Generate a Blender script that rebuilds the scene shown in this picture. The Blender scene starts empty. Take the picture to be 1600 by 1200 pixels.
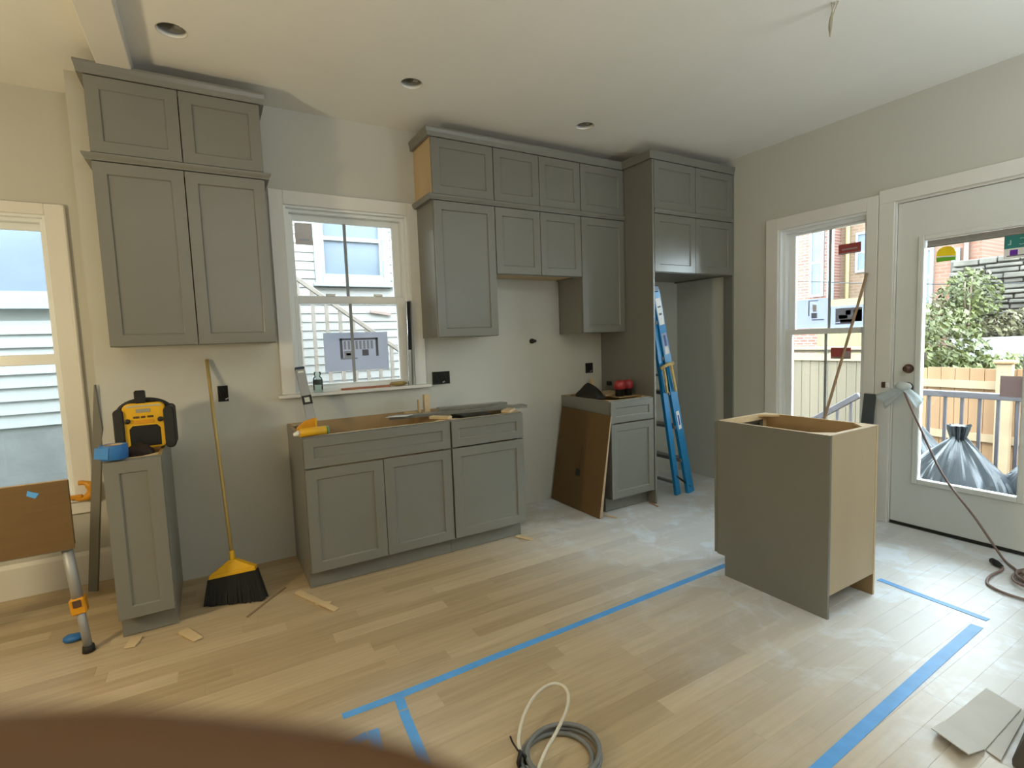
import bpy, bmesh, math, random
from mathutils import Vector, Matrix, noise
random.seed(7)
SC = bpy.context.scene
C = SC.collection
V = Vector
R = math.radians

# ------------------------------------------------------------------ camera
CAM = V((0.2747, -3.5549, 1.3616))
yaw, pit, rol = 0.529938, -0.085603, -0.035433
fw = V((math.sin(yaw)*math.cos(pit), math.cos(yaw)*math.cos(pit), math.sin(pit)))
r0 = V((math.cos(yaw), -math.sin(yaw), 0)); u0 = r0.cross(fw)
rt = r0*math.cos(rol) + u0*math.sin(rol); up = -r0*math.sin(rol) + u0*math.cos(rol)
cd = bpy.data.cameras.new('camera'); cam = bpy.data.objects.new('camera', cd); C.objects.link(cam)
mw = Matrix.Identity(4)
for i in range(3):
    mw[i][0] = rt[i]; mw[i][1] = up[i]; mw[i][2] = -fw[i]; mw[i][3] = CAM[i]
cam.matrix_world = mw
cd.sensor_width = 36; cd.lens = 800.79*36/1600; cd.clip_start = .012; cd.clip_end = 200
cd.dof.use_dof = True; cd.dof.focus_distance = 3.4; cd.dof.aperture_fstop = 6.5
SC.camera = cam

# ------------------------------------------------------------------ sky, lamps, exposure
w = bpy.data.worlds.new('overcast_sky'); SC.world = w; w.use_nodes = True
bgn = w.node_tree.nodes['Background']
bgn.inputs[0].default_value = (.80, .91, 1.0, 1); bgn.inputs[1].default_value = 22.0

def lamp(name, kind, loc, energy, col, size=.2, target=None, sy=None):
    d = bpy.data.lights.new(name, kind); d.energy = energy; d.color = col
    if kind == 'AREA':
        d.size = size
        if sy: d.shape = 'RECTANGLE'; d.size_y = sy
    else:
        d.shadow_soft_size = size
    o = bpy.data.objects.new(name, d); C.objects.link(o); o.location = loc
    if target is not None:
        o.rotation_euler = (V(target)-V(loc)).to_track_quat('-Z', 'Y').to_euler()
    return o
lamp('work_light', 'POINT', (-1.5, -1.75, 1.4), 90, (1.0, .83, .52), .12)
lamp('added_ceiling_fill', 'AREA', (.85, -4.6, 1.75), 72, (.92, .96, .96), 1.0, (.95, -4.45, 3))  # added fill behind the camera, brightens the ceiling
lamp('added_ceiling_fill', 'AREA', (3.35, -4.5, 1.75), 62, (.80, .92, 1.0), .7, (3.3, -4.35, 3))  # second added fill, cooler, lifts the right half of the room

SC.view_settings.view_transform = 'Standard'; SC.view_settings.look = 'None'
SC.view_settings.gamma = 1.0; SC.view_settings.use_curve_mapping = False
SC.view_settings.exposure = -0.22

# ------------------------------------------------------------------ materials
def mat(name, col, rough=.5, var=.06, scale=6.0, bump=0.0, metal=0.0, spec=.5, stretch=(1, 1, 1), bscale=None, coord='Object', trans=0):
    m = bpy.data.materials.new(name); m.use_nodes = True
    nt = m.node_tree; n = nt.nodes; p = n['Principled BSDF']
    p.inputs['Roughness'].default_value = rough; p.inputs['Metallic'].default_value = metal
    p.inputs['Specular IOR Level'].default_value = spec
    tc = n.new('ShaderNodeTexCoord'); mp = n.new('ShaderNodeMapping'); mp.inputs['Scale'].default_value = stretch
    nt.links.new(tc.outputs[coord], mp.inputs['Vector'])
    nz = n.new('ShaderNodeTexNoise'); nz.inputs['Scale'].default_value = scale; nz.inputs['Detail'].default_value = 5
    nt.links.new(mp.outputs[0], nz.inputs['Vector'])
    rp = n.new('ShaderNodeValToRGB'); e = rp.color_ramp.elements
    e[0].position = .3; e[1].position = .7
    e[0].color = (*[c*(1-var) for c in col], 1); e[1].color = (*[min(1, c*(1+var)) for c in col], 1)
    nt.links.new(nz.outputs[0], rp.inputs[0]); nt.links.new(rp.outputs[0], p.inputs['Base Color'])
    if bump:
        nb = n.new('ShaderNodeTexNoise'); nb.inputs['Scale'].default_value = bscale or scale*5; nb.inputs['Detail'].default_value = 6
        nt.links.new(mp.outputs[0], nb.inputs['Vector'])
        b = n.new('ShaderNodeBump'); b.inputs['Strength'].default_value = bump; b.inputs['Distance'].default_value = .01
        nt.links.new(nb.outputs[0], b.inputs['Height']); nt.links.new(b.outputs[0], p.inputs['Normal'])
    if trans: p.inputs['Transmission Weight'].default_value = trans
    return m

def glass_mat(name, tint, refl=.06, rough=.0):
    m = bpy.data.materials.new(name); m.use_nodes = True; nt = m.node_tree; n = nt.nodes; n.clear()
    o = n.new('ShaderNodeOutputMaterial'); mx = n.new('ShaderNodeMixShader'); t = n.new('ShaderNodeBsdfTransparent'); g = n.new('ShaderNodeBsdfGlossy')
    t.inputs[0].default_value = (*tint, 1); g.inputs['Roughness'].default_value = rough
    f = n.new('ShaderNodeFresnel'); f.inputs[0].default_value = 1.35
    nt.links.new(f.outputs[0], mx.inputs[0]); nt.links.new(t.outputs[0], mx.inputs[1]); nt.links.new(g.outputs[0], mx.inputs[2]); nt.links.new(mx.outputs[0], o.inputs[0])
    return m

def wood_floor(name, src):
    m = bpy.data.materials.new(name); m.use_nodes = True; nt = m.node_tree; n = nt.nodes; p = n['Principled BSDF']; L = nt.links.new
    p.inputs['Roughness'].default_value = .42; p.inputs['Specular IOR Level'].default_value = .42
    geo = n.new('ShaderNodeNewGeometry')
    if src == 'object':
        rnd = n.new('ShaderNodeObjectInfo').outputs['Random']
    else:
        rnd = geo.outputs['Random Per Island']
    rp = n.new('ShaderNodeValToRGB'); e = rp.color_ramp.elements
    e[0].position = 0; e[0].color = (.375, .275, .155, 1); e[1].position = 1; e[1].color = (.535, .42, .26, 1)
    for pos, c in ((.16, (.415, .31, .178)), (.45, (.465, .352, .21)), (.7, (.485, .37, .225))):
        q = e.new(pos); q.color = (*c, 1)
    L(rnd, rp.inputs[0])
    # grain along x, shifted for every board
    mul = n.new('ShaderNodeMath'); mul.operation = 'MULTIPLY'; mul.inputs[1].default_value = 37.0; L(rnd, mul.inputs[0])
    cmb = n.new('ShaderNodeCombineXYZ'); L(mul.outputs[0], cmb.inputs[2])
    add = n.new('ShaderNodeVectorMath'); L(geo.outputs['Position'], add.inputs[0]); L(cmb.outputs[0], add.inputs[1])
    mp = n.new('ShaderNodeMapping'); mp.inputs['Scale'].default_value = (1.6, 26, 1); L(add.outputs[0], mp.inputs[0])
    nz = n.new('ShaderNodeTexNoise'); nz.inputs['Scale'].default_value = 2.2; nz.inputs['Detail'].default_value = 6; L(mp.outputs[0], nz.inputs['Vector'])
    g = n.new('ShaderNodeMapRange'); g.inputs[1].default_value = .25; g.inputs[2].default_value = .75; g.inputs[3].default_value = .86; g.inputs[4].default_value = 1.1; L(nz.outputs[0], g.inputs[0])
    mx = n.new('ShaderNodeMix'); mx.data_type = 'RGBA'; mx.blend_type = 'MULTIPLY'; mx.inputs[0].default_value = 1
    L(rp.outputs[0], mx.inputs[6]); cg = n.new('ShaderNodeCombineColor'); [L(g.outputs[0], cg.inputs[i]) for i in range(3)]; L(cg.outputs[0], mx.inputs[7])
    # plaster dust scuffed over the boards, plus bluish door daylight painted into the mix
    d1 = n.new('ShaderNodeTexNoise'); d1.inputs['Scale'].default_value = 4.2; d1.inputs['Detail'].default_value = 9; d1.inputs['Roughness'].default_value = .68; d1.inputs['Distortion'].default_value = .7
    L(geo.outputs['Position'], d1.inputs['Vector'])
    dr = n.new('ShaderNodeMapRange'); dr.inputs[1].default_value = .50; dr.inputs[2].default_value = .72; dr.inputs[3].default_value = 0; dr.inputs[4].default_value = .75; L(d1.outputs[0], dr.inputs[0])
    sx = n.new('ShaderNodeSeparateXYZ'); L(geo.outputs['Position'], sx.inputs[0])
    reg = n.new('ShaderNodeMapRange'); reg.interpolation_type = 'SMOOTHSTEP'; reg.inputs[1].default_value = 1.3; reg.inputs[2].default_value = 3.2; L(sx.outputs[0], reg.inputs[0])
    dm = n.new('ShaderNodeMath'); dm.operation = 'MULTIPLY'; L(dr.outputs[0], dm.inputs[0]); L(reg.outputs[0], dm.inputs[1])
    dust_daylight = n.new('ShaderNodeMath'); dust_daylight.operation = 'MULTIPLY_ADD'; dust_daylight.inputs[1].default_value = .68; L(reg.outputs[0], dust_daylight.inputs[0]); L(dm.outputs[0], dust_daylight.inputs[2]); dust_daylight.use_clamp = True
    mx2 = n.new('ShaderNodeMix'); mx2.data_type = 'RGBA'; L(dust_daylight.outputs[0], mx2.inputs[0]); L(mx.outputs[2], mx2.inputs[6]); mx2.inputs[7].default_value = (.71, .755, .80, 1)
    L(mx2.outputs[2], p.inputs['Base Color'])
    b = n.new('ShaderNodeBump'); b.inputs['Strength'].default_value = .12; b.inputs['Distance'].default_value = .004; L(nz.outputs[0], b.inputs['Height']); L(b.outputs[0], p.inputs['Normal'])
    return m

def brick_mat(name, c1, c2, mortar, scale):
    m = bpy.data.materials.new(name); m.use_nodes = True; nt = m.node_tree; n = nt.nodes; p = n['Principled BSDF']; L = nt.links.new
    p.inputs['Roughness'].default_value = .9
    tc = n.new('ShaderNodeTexCoord'); sp = n.new('ShaderNodeSeparateXYZ'); L(tc.outputs['Object'], sp.inputs[0])
    cb = n.new('ShaderNodeCombineXYZ'); L(sp.outputs[1], cb.inputs[0]); L(sp.outputs[2], cb.inputs[1])
    bk = n.new('ShaderNodeTexBrick'); bk.inputs['Color1'].default_value = (*c1, 1); bk.inputs['Color2'].default_value = (*c2, 1); bk.inputs['Mortar'].default_value = (*mortar, 1)
    bk.inputs['Scale'].default_value = scale; bk.inputs['Mortar Size'].default_value = .012; bk.inputs['Brick Width'].default_value = .21; bk.inputs['Row Height'].default_value = .075
    L(cb.outputs[0], bk.inputs['Vector']); L(bk.outputs[0], p.inputs['Base Color'])
    return m

WALL = mat('wall_paint', (.535, .525, .465), .85, .02, 2, .06, bscale=60)
CEIL = mat('ceiling_paint', (.80, .79, .73), .9, .02, 2, .05, bscale=50)
TRIM = mat('trim_paint', (.72, .70, .65), .45, .02, 4, .02)
VINYL = mat('white_vinyl', (.80, .82, .81), .35, .02, 4)
DOORW = mat('door_paint', (.68, .69, .65), .4, .02, 4, .02)
GREY = mat('grey_cabinet_paint', (.182, .179, .155), .28, .03, 3, .02, spec=.55, bscale=25)
RAWPLY = mat('maple_plywood', (.56, .41, .23), .55, .10, 5, .05, stretch=(1, 1, .12))
RAWIN = mat('cabinet_interior_wood', (.36, .235, .11), .55, .12, 5, .05, stretch=(1, 1, .15))
BACKPLY = mat('pale_plywood_back', (.50, .40, .265), .6, .06, 4, .05, stretch=(1, 1, .15))
PINE = mat('pine_wood', (.62, .47, .27), .6, .14, 9, .08, stretch=(1, .15, 1))
CARD = mat('cardboard', (.135, .077, .024), .8, .06, 7, .06, stretch=(1, 1, 8))
CARDE = mat('cardboard_edge', (.42, .31, .19), .85, .1, 30)
CARDG = mat('dusty_cardboard', (.56, .545, .51), .85, .06, 6, .04)
BLUET = mat('blue_masking_tape', (.085, .33, .72), .5, .08, 14, .05)
BLUEL = mat('blue_fibreglass', (.012, .22, .50), .35, .08, 10, .02)
BLUED = mat('dark_blue_plastic', (.02, .06, .14), .4)
YEL = mat('yellow_plastic', (.72, .40, .012), .4, .05, 12)
ORG = mat('orange_yellow_plastic', (.62, .27, .008), .4, .05, 12)
BLK = mat('black_plastic', (.007, .007, .0065), .45, .15, 14)
BLK2 = mat('black_rubber', (.014, .014, .012), .7, .15, 20, .1)
BRIS = mat('black_bristles', (.018, .018, .014), .8, .3, 60, .5, stretch=(8, 8, .6))
ALU = mat('brushed_aluminium', (.34, .345, .34), .5, .04, 10, .03, metal=.35, stretch=(1, 1, .1))
STEEL = mat('grey_steel', (.30, .30, .29), .4, .06, 10, metal=.6)
CHROME = mat('polished_chrome', (.7, .72, .74), .12, .02, 4, metal=1)
BRZ = mat('dark_bronze', (.13, .08, .06), .35, .06, 10, metal=.6)
DARKIN = mat('dark_void', (.01, .01, .009), .9, .2, 10)
BOXIN = mat('electrical_box_black', (.012, .012, .012), .6, .2, 16)
CABLE = mat('grey_cable_jacket', (.16, .165, .16), .5, .08, 20)
ROPE = mat('white_cable_jacket', (.62, .57, .45), .6, .08, 30, .1)
CORDM = mat('brown_cord', (.22, .15, .13), .5, .08, 20)
BAGW = mat('thin_white_plastic', (.80, .86, .87), .3, .04, 12, .15)
BAGB = mat('black_bin_bag', (.016, .020, .026), .34, .2, 5, .12, bscale=14)
RED = mat('red_plastic', (.36, .03, .035), .35, .1, 14)
YROPE = mat('yellow_rope', (.66, .50, .20), .8, .12, 40, .3)
PAPER = mat('pale_blue_paper', (.78, .82, .93), .6, .02, 5)
INK = mat('print_ink_grey', (.12, .13, .17), .6, .05, 8)
INKL = mat('print_ink_pale', (.36, .40, .50), .6, .05, 8)
WHITEP = mat('white_paper', (.82, .82, .80), .6, .02, 5)
REDLBL = mat('red_label_paper', (.40, .09, .08), .6, .06, 8)
PINKLBL = mat('pinkish_label_paper', (.50, .40, .42), .6, .04, 8)
TEAL = mat('teal_label', (.03, .24, .22), .5, .04, 8)
PURP = mat('purple_print', (.17, .03, .42), .5, .04, 8)
GRN = mat('green_print', (.18, .46, .04), .5, .04, 8)
YPR = mat('yellow_print', (.78, .62, .02), .5, .04, 8)
TANLBL = mat('tan_label_paper', (.60, .54, .50), .6, .08, 10)
def translucent(m, f=.55):
    nt = m.node_tree; n = nt.nodes; p = n['Principled BSDF']; o = n['Material Output']; t = n.new('ShaderNodeBsdfTranslucent'); mx = n.new('ShaderNodeMixShader'); mx.inputs[0].default_value = f
    l = p.inputs['Base Color'].links[0].from_socket; nt.links.new(l, t.inputs[0]); nt.links.new(p.outputs[0], mx.inputs[1]); nt.links.new(t.outputs[0], mx.inputs[2]); nt.links.new(mx.outputs[0], o.inputs[0])
for m_, f_ in ((PAPER, .62), (REDLBL, .2), (PINKLBL, .22), (TANLBL, .6), (TEAL, .2), (YPR, .25), (GRN, .25), (PURP, .2)): translucent(m_, f_)
translucent(BAGW, .3)
GRILLE = mat('backlit_grille_bar', (.30, .32, .32), .5, .03, 4)  # backlit shade of the bars put into their grey
PANE = glass_mat('window_glass', (.95, .98, .97))
LCD = mat('display_grey', (.30, .29, .22), .3, .04, 9)
GROUT = mat('subfloor', (.30, .22, .14), .9)
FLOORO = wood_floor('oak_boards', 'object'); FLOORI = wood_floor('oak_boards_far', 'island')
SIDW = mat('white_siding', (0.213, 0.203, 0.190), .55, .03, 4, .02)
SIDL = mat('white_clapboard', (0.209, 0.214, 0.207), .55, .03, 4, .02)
FOUND = mat('grey_foundation', (.115, .118, .112), .9, .12, 5, .2)
NWIN = mat('neighbour_window_trim', (.20, .225, .235), .5, .02, 4)
NGLASS = mat('neighbour_window_glass', (.115, .135, .165), .35, .1, 2, spec=.1)  # sky reflection painted in as a pale blue base colour
DECKM = mat('deck_wood', (0.094, 0.071, 0.052), .8, .12, 8, .1, stretch=(1, 8, 1))
RAILM = mat('dark_railing_metal', (.085, .075, .085), .45, .08, 8)
CEDAR = mat('new_cedar', (0.237, 0.131, 0.064), .75, .16, 4, .1, stretch=(1, 1, .1))
CEDARP = mat('pale_cedar_trim', (0.262, 0.188, 0.114), .75, .1, 5, .1)
OLDF = mat('pale_weathered_wood', (0.120, 0.094, 0.062), .8, .16, 4, .1, stretch=(1, 1, .1))
BRICKA = brick_mat('red_brick', (.165, .06, .043), (.21, .09, .065), (.24, .19, .165), 1)
BRICKB = brick_mat('brown_brick', (.13, .075, .045), (.155, .095, .06), (.16, .115, .08), 1)
BRICKC = brick_mat('pale_red_brick', (.145, .058, .036), (.16, .075, .05), (.14, .095, .07), 1)
STONE = mat('grey_field_stone', (0.094, 0.083, 0.068), .9, .35, 3, .3)
MORT = mat('dark_stone_joint', (.07, .064, .055), .95, .2, 6)
LEAFM = mat('green_leaves', (.068, .076, .020), .6, .5, 3)
LEAFY = mat('yellowing_leaves', (.085, .075, .035), .6, .4, 3)
BARK = mat('bark', (.14, .10, .07), .9, .2, 8, .3)
GRASS = mat('yard_ground', (0.067, 0.064, 0.037), .95, .4, 2, .2)
SKIN = mat('skin', (.086, .034, .005), .5, .08, 14, .05, bscale=120)
NAIL = mat('finger_nail', (.50, .28, .22), .3, .04, 8)

# ------------------------------------------------------------------ mesh helpers
class B:
    def __init__(s): s.bm = bmesh.new()
    def box(s, x0, x1, y0, y1, z0, z1, mi=0):
        v = [s.bm.verts.new((x, y, z)) for x in (x0, x1) for y in (y0, y1) for z in (z0, z1)]
        for f in ((0, 1, 3, 2), (4, 6, 7, 5), (0, 4, 5, 1), (2, 3, 7, 6), (0, 2, 6, 4), (1, 5, 7, 3)):
            q = s.bm.faces.new([v[i] for i in f]); q.material_index = mi
        return s
    def hexa(s, pts, mi=0):            # 8 points: bottom ring 4, top ring 4
        v = [s.bm.verts.new(p) for p in pts]
        for f in ((3, 2, 1, 0), (4, 5, 6, 7), (0, 1, 5, 4), (1, 2, 6, 5), (2, 3, 7, 6), (3, 0, 4, 7)):
            q = s.bm.faces.new([v[i] for i in f]); q.material_index = mi
        return s
    def bar(s, p0, p1, w, h, upv=(0, 0, 1), w1=None, h1=None, mi=0):
        p0, p1 = V(p0), V(p1); d = (p1-p0).normalized(); u = V(upv)
        if abs(d.dot(u)) > .99: u = V((0, 1, 0))
        a = d.cross(u).normalized(); u = a.cross(d).normalized()
        w1 = w if w1 is None else w1; h1 = h if h1 is None else h1
        f = lambda p, ww, hh: [p-a*ww/2-u*hh/2, p+a*ww/2-u*hh/2, p+a*ww/2+u*hh/2, p-a*ww/2+u*hh/2]
        return s.hexa(f(p0, w, h)+f(p1, w1, h1), mi)
    def cyl(s, p0, p1, r0_, r1_=None, n=14, caps=True, mi=0):
        r1_ = r0_ if r1_ is None else r1_
        return s.loft([V(p0), V(p1)], [r0_, r1_], n, caps, mi)
    def loft(s, pts, rad, n=10, caps=True, mi=0, closed=False):
        rings = []; pts = [V(p) for p in pts]; m = len(pts); pa = None
        for i, p in enumerate(pts):
            if closed: d = pts[(i+1) % m]-pts[i-1]
            else: d = pts[min(i+1, m-1)]-pts[max(i-1, 0)]
            d.normalize()
            if pa is None:
                u = V((0, 0, 1)) if abs(d.z) < .9 else V((1, 0, 0)); pa = d.cross(u).normalized()
            pa = (pa-d*pa.dot(d)).normalized(); b = d.cross(pa)
            r = rad[i] if isinstance(rad, (list, tuple)) else rad
            rings.append([s.bm.verts.new(p+pa*r*math.cos(2*math.pi*k/n)+b*r*math.sin(2*math.pi*k/n)) for k in range(n)])
        for i in range(m if closed else m-1):
            a, c = rings[i], rings[(i+1) % m]
            for k in range(n):
                q = s.bm.faces.new((a[k], a[(k+1) % n], c[(k+1) % n], c[k])); q.material_index = mi; q.smooth = True
        if caps and not closed:
            s.bm.faces.new(rings[0][::-1]).material_index = mi; s.bm.faces.new(rings[-1]).material_index = mi
        return s
    def prism(s, poly, ext, mi=0):
        e = V(ext); a = [s.bm.verts.new(p) for p in poly]; b = [s.bm.verts.new(V(p)+e) for p in poly]; n = len(a)
        s.bm.faces.new(a[::-1]).material_index = mi; s.bm.faces.new(b).material_index = mi
        for i in range(n):
            s.bm.faces.new((a[i], a[(i+1) % n], b[(i+1) % n], b[i])).material_index = mi
        return s
    def lathe(s, c, prof, n=24, axis='z', mi=0):
        c = V(c); rings = []
        for r, h in prof:
            ring = []
            for k in range(n):
                t = 2*math.pi*k/n
                o = {'z': (r*math.cos(t), r*math.sin(t), h), 'y': (r*math.cos(t), h, r*math.sin(t)), 'x': (h, r*math.cos(t), r*math.sin(t))}[axis]
                ring.append(s.bm.verts.new(c+V(o)))
            rings.append(ring)
        for a, b in zip(rings, rings[1:]):
            for k in range(n):
                q = s.bm.faces.new((a[k], a[(k+1) % n], b[(k+1) % n], b[k])); q.material_index = mi; q.smooth = True
        return s
    def blob(s, c, rad, amp=.15, fr=3, sub=3, seed=0, mi=0):
        t = bmesh.new(); bmesh.ops.create_icosphere(t, subdivisions=sub, radius=1)
        mp = {}
        for v in t.verts:
            d = v.co.normalized(); k = 1+amp*noise.noise(d*fr+V((seed*7.3, seed, 0)))
            mp[v.index] = s.bm.verts.new(V(c)+V((d.x*rad[0]*k, d.y*rad[1]*k, d.z*rad[2]*k)))
        for f in t.faces:
            q = s.bm.faces.new([mp[v.index] for v in f.verts]); q.smooth = True; q.material_index = mi
        t.free(); return s
    def paint(s, fn):
        bmesh.ops.recalc_face_normals(s.bm, faces=s.bm.faces)
        s.bm.normal_update()
        for f in s.bm.faces: f.material_index = fn(f)
        return s
    def xf(s, m):
        bmesh.ops.transform(s.bm, matrix=m, verts=s.bm.verts); return s

OFF = {}
def obj(name, b, mats, parent=None, bevel=0, local=False, seg=1):
    bm = b.bm
    bmesh.ops.recalc_face_normals(bm, faces=bm.faces)
    if bevel:
        ed = [e for e in bm.edges if len(e.link_faces) == 2 and e.calc_face_angle(0) > .6]
        try: bmesh.ops.bevel(bm, geom=ed, offset=bevel, segments=seg, affect='EDGES', profile=.5, clamp_overlap=True)
        except Exception: pass
    org = V((0, 0, 0))
    if parent is not None and not local: org = OFF.get(parent.name, V((0, 0, 0)))
    if parent is None:                        # origin at the base of the mesh
        xs = [v.co for v in bm.verts]
        org = V(((min(c.x for c in xs)+max(c.x for c in xs))/2, (min(c.y for c in xs)+max(c.y for c in xs))/2, min(c.z for c in xs)))
    if org.length: bmesh.ops.translate(bm, vec=-org, verts=bm.verts)
    me = bpy.data.meshes.new(name); bm.to_mesh(me); bm.free()
    for m in (mats if isinstance(mats, (list, tuple)) else [mats]): me.materials.append(m)
    o = bpy.data.objects.new(name, me); C.objects.link(o)
    if parent is not None:
        o.parent = parent; OFF[o.name] = OFF.get(parent.name, V((0, 0, 0)))
    else:
        o.location = org; OFF[o.name] = org
    return o
def tag(o, label, cat, group=None, kind=None):
    if label: o['label'] = label
    if cat: o['category'] = cat
    if group: o['group'] = group
    if kind: o['kind'] = kind
    return o
def thing(name, label, cat, loc, group=None, rz=0):
    o = bpy.data.objects.new(name, None); C.objects.link(o); o.location = loc; o.rotation_euler = (0, 0, rz); o.empty_display_size = .05
    OFF[o.name] = V(loc); return tag(o, label, cat, group)
def struct(name, b, m, label, bevel=0):
    o = obj(name, b, m, None, bevel); o['kind'] = 'structure'; o['label'] = label; return o
def sthing(name, label, loc):
    o = thing(name, label, None, loc); o['kind'] = 'structure'; return o
def clone(o, parent=None):
    c = o.copy(); C.objects.link(c); c.parent = parent
    return c

def wall_cells(axis, pos, thick, a0, a1, z0, z1, holes):
    """wall of boxes around rectangular holes; axis 'y' = plane y=pos spanning x, 'x' = plane x=pos spanning y"""
    b = B(); As = sorted({a0, a1, *[h[0] for h in holes], *[h[1] for h in holes]}); Zs = sorted({z0, z1, *[h[2] for h in holes], *[h[3] for h in holes]})
    for i in range(len(As)-1):
        run = None
        for j in range(len(Zs)-1):
            ca, cz = (As[i]+As[i+1])/2, (Zs[j]+Zs[j+1])/2
            if any(h[0] < ca < h[1] and h[2] < cz < h[3] for h in holes):
                continue
            if axis == 'y': b.box(As[i], As[i+1], pos, pos+thick, Zs[j], Zs[j+1])
            else: b.box(pos, pos+thick, As[i], As[i+1], Zs[j], Zs[j+1])
    bmesh.ops.remove_doubles(b.bm, verts=b.bm.verts, dist=1e-5)
    seen = {}
    for f in list(b.bm.faces):
        k = tuple(sorted(v.index for v in f.verts)) if False else tuple(sorted((round(v.co.x, 4), round(v.co.y, 4), round(v.co.z, 4)) for v in f.verts))
        seen.setdefault(k, []).append(f)
    dead = [f for k, l in seen.items() if len(l) > 1 for f in l]
    bmesh.ops.delete(b.bm, geom=dead, context='FACES')
    return b

# ------------------------------------------------------------------ room shell
XR, CZ, YB, XL, YR = 4.27, 2.84, 0.0, -4.2, -6.6
YREC, XJ = .31, -.27

# floor: subfloor and individual oak strips
fl = struct('floor', B().box(XL, XR+.1, YR, .45, -.16, -.019), GROUT, 'pale bare oak strip floor, dusty and tinted with painted daylight towards the glass door')
PW = .0826
lens_ = [.42, .56, .7, .85, 1.0, 1.15, 1.3, 1.5, 1.75]
pm = {}
def plank_mesh(L):
    if L not in pm:
        b = B().box(0, L-.0002, .0001, PW-.0001, -.0185, 0)
        top = [e for e in b.bm.edges if all(abs(v.co.z) < 1e-6 for v in e.verts)]
        bmesh.ops.bevel(b.bm, geom=top, offset=.0004, segments=1, affect='EDGES')
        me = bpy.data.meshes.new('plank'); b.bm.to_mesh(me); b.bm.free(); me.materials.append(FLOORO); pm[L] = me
    return pm[L]
far = B(); cnt = 0; y = .31-PW; row = 0
while y > YR-PW:
    x = -1.25 - random.choice((0, .2, .37, .55)) ; xs = x
    vis = y > -3.05
    xv0 = -1.0 + max(0, (-y-.9))*.75
    while x < XR:
        L = random.choice(lens_)
        if x+L > XR-.25: L2 = XR-x
        else: L2 = L
        if vis and x+L2 > xv0 and cnt < 300:
            if L2 == L: me = plank_mesh(L)
            else:
                me = plank_mesh(round(L2, 3))
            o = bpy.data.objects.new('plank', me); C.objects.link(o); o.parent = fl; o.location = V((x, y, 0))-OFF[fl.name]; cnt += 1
        else:
            far.box(x, x+L2-.0012, y+.0006, y+PW-.0006, -.0185, 0)
        x += L2
    x = xs
    while x > XL:
        L = random.choice(lens_[3:]); x0 = max(XL, x-L)
        far.box(x0, x-.0012, y+.0006, y+PW-.0006, -.0185, 0); x = x0
    y -= PW; row += 1
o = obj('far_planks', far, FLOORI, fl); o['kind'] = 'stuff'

# ceiling with three round openings
CANS = [(.234, -.629), (1.382, -.649), (2.663, -.618)]; CR = .064
cb = B(); hs = .12
xs = sorted({XL, XR+.2, *[c[0]-hs for c in CANS], *[c[0]+hs for c in CANS]}); ys = sorted({YR, .5, -.76, -.50})
for i in range(len(xs)-1):
    for j in range(len(ys)-1):
        cx, cy = (xs[i]+xs[i+1])/2, (ys[j]+ys[j+1])/2
        hit = [c for c in CANS if abs(c[0]-cx) < hs*.9 and ys[j] < c[1] < ys[j+1]]
        if not hit:
            q = [cb.bm.verts.new((a, b_, CZ)) for a, b_ in ((xs[i], ys[j]), (xs[i], ys[j+1]), (xs[i+1], ys[j+1]), (xs[i+1], ys[j]))]; cb.bm.faces.new(q)
        else:
            c = hit[0]; n = 32; ci = []; sq = []
            for k in range(n):
                t = 2*math.pi*(k+.5)/n; dx, dy = math.cos(t), math.sin(t)
                ci.append(cb.bm.verts.new((c[0]+CR*dx, c[1]+CR*dy, CZ)))
                s_ = min(((xs[i+1]-c[0]) if dx > 0 else (xs[i]-c[0]))/dx, ((ys[j+1]-c[1]) if dy > 0 else (ys[j]-c[1]))/dy)
                sq.append(cb.bm.verts.new((c[0]+s_*dx, c[1]+s_*dy, CZ)))
            for k in range(n):
                cb.bm.faces.new((ci[k], ci[(k+1) % n], sq[(k+1) % n], sq[k]))
            for sxx in (xs[i], xs[i+1]):           # fill the corners
                for syy in (ys[j], ys[j+1]):
                    near = sorted(sq, key=lambda v: (v.co.x-sxx)**2+(v.co.y-syy)**2)[:2]
                    cb.bm.faces.new((near[0], near[1], cb.bm.verts.new((sxx, syy, CZ))))
cb.box(XL, XR+.2, YR, .5, CZ+.16, CZ+.36)
for f in cb.bm.faces: f.smooth = False
ce = struct('ceiling', cb, CEIL, 'smooth white ceiling with three open round light holes')

W1 = (.735, 1.545, 1.062, 2.262)
wb = struct('wall_back', wall_cells('y', 0, .18, XJ, XR+.2, -.16, CZ+.2, [W1]), WALL, 'off-white painted back wall behind the grey cabinets')
struct('wall_jog', B().box(XJ, XJ+.19, .1805, .49, -.16, CZ+.2), WALL, 'short return of wall beside the left window')
W3 = (-1.28, -.462, .53, 2.155)
struct('wall_back_recess', wall_cells('y', YREC, .18, XL, XJ-.0005, -.16, CZ+.2, [W3]), WALL, 'cream wall set back beside the cabinets, with a tall window')
W2 = (-1.695, -1.045, .60, 2.16); D1 = (-2.70, -1.845, -.02, 2.19)
struct('wall_right', wall_cells('x', XR, .18, YR, .2, -.16, CZ+.2, [W2, D1]), WALL, 'grey-white painted wall with window and glass door')
struct('wall_left', wall_cells('x', XL-.18, .18, YR, .5, -.16, CZ+.2, []), WALL, 'plain left wall of the adjoining room')
struct('wall_rear', wall_cells('y', YR-.18, .18, XL, XR+.2, -.16, CZ+.2, []), WALL, 'plain rear wall behind the viewer')
struct('trim_1', B().box(-.094, .046, YR, -.005, 2.757, CZ-.001), TRIM, 'boxed white ceiling beam running to the tall wall cabinet', .004)
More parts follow.
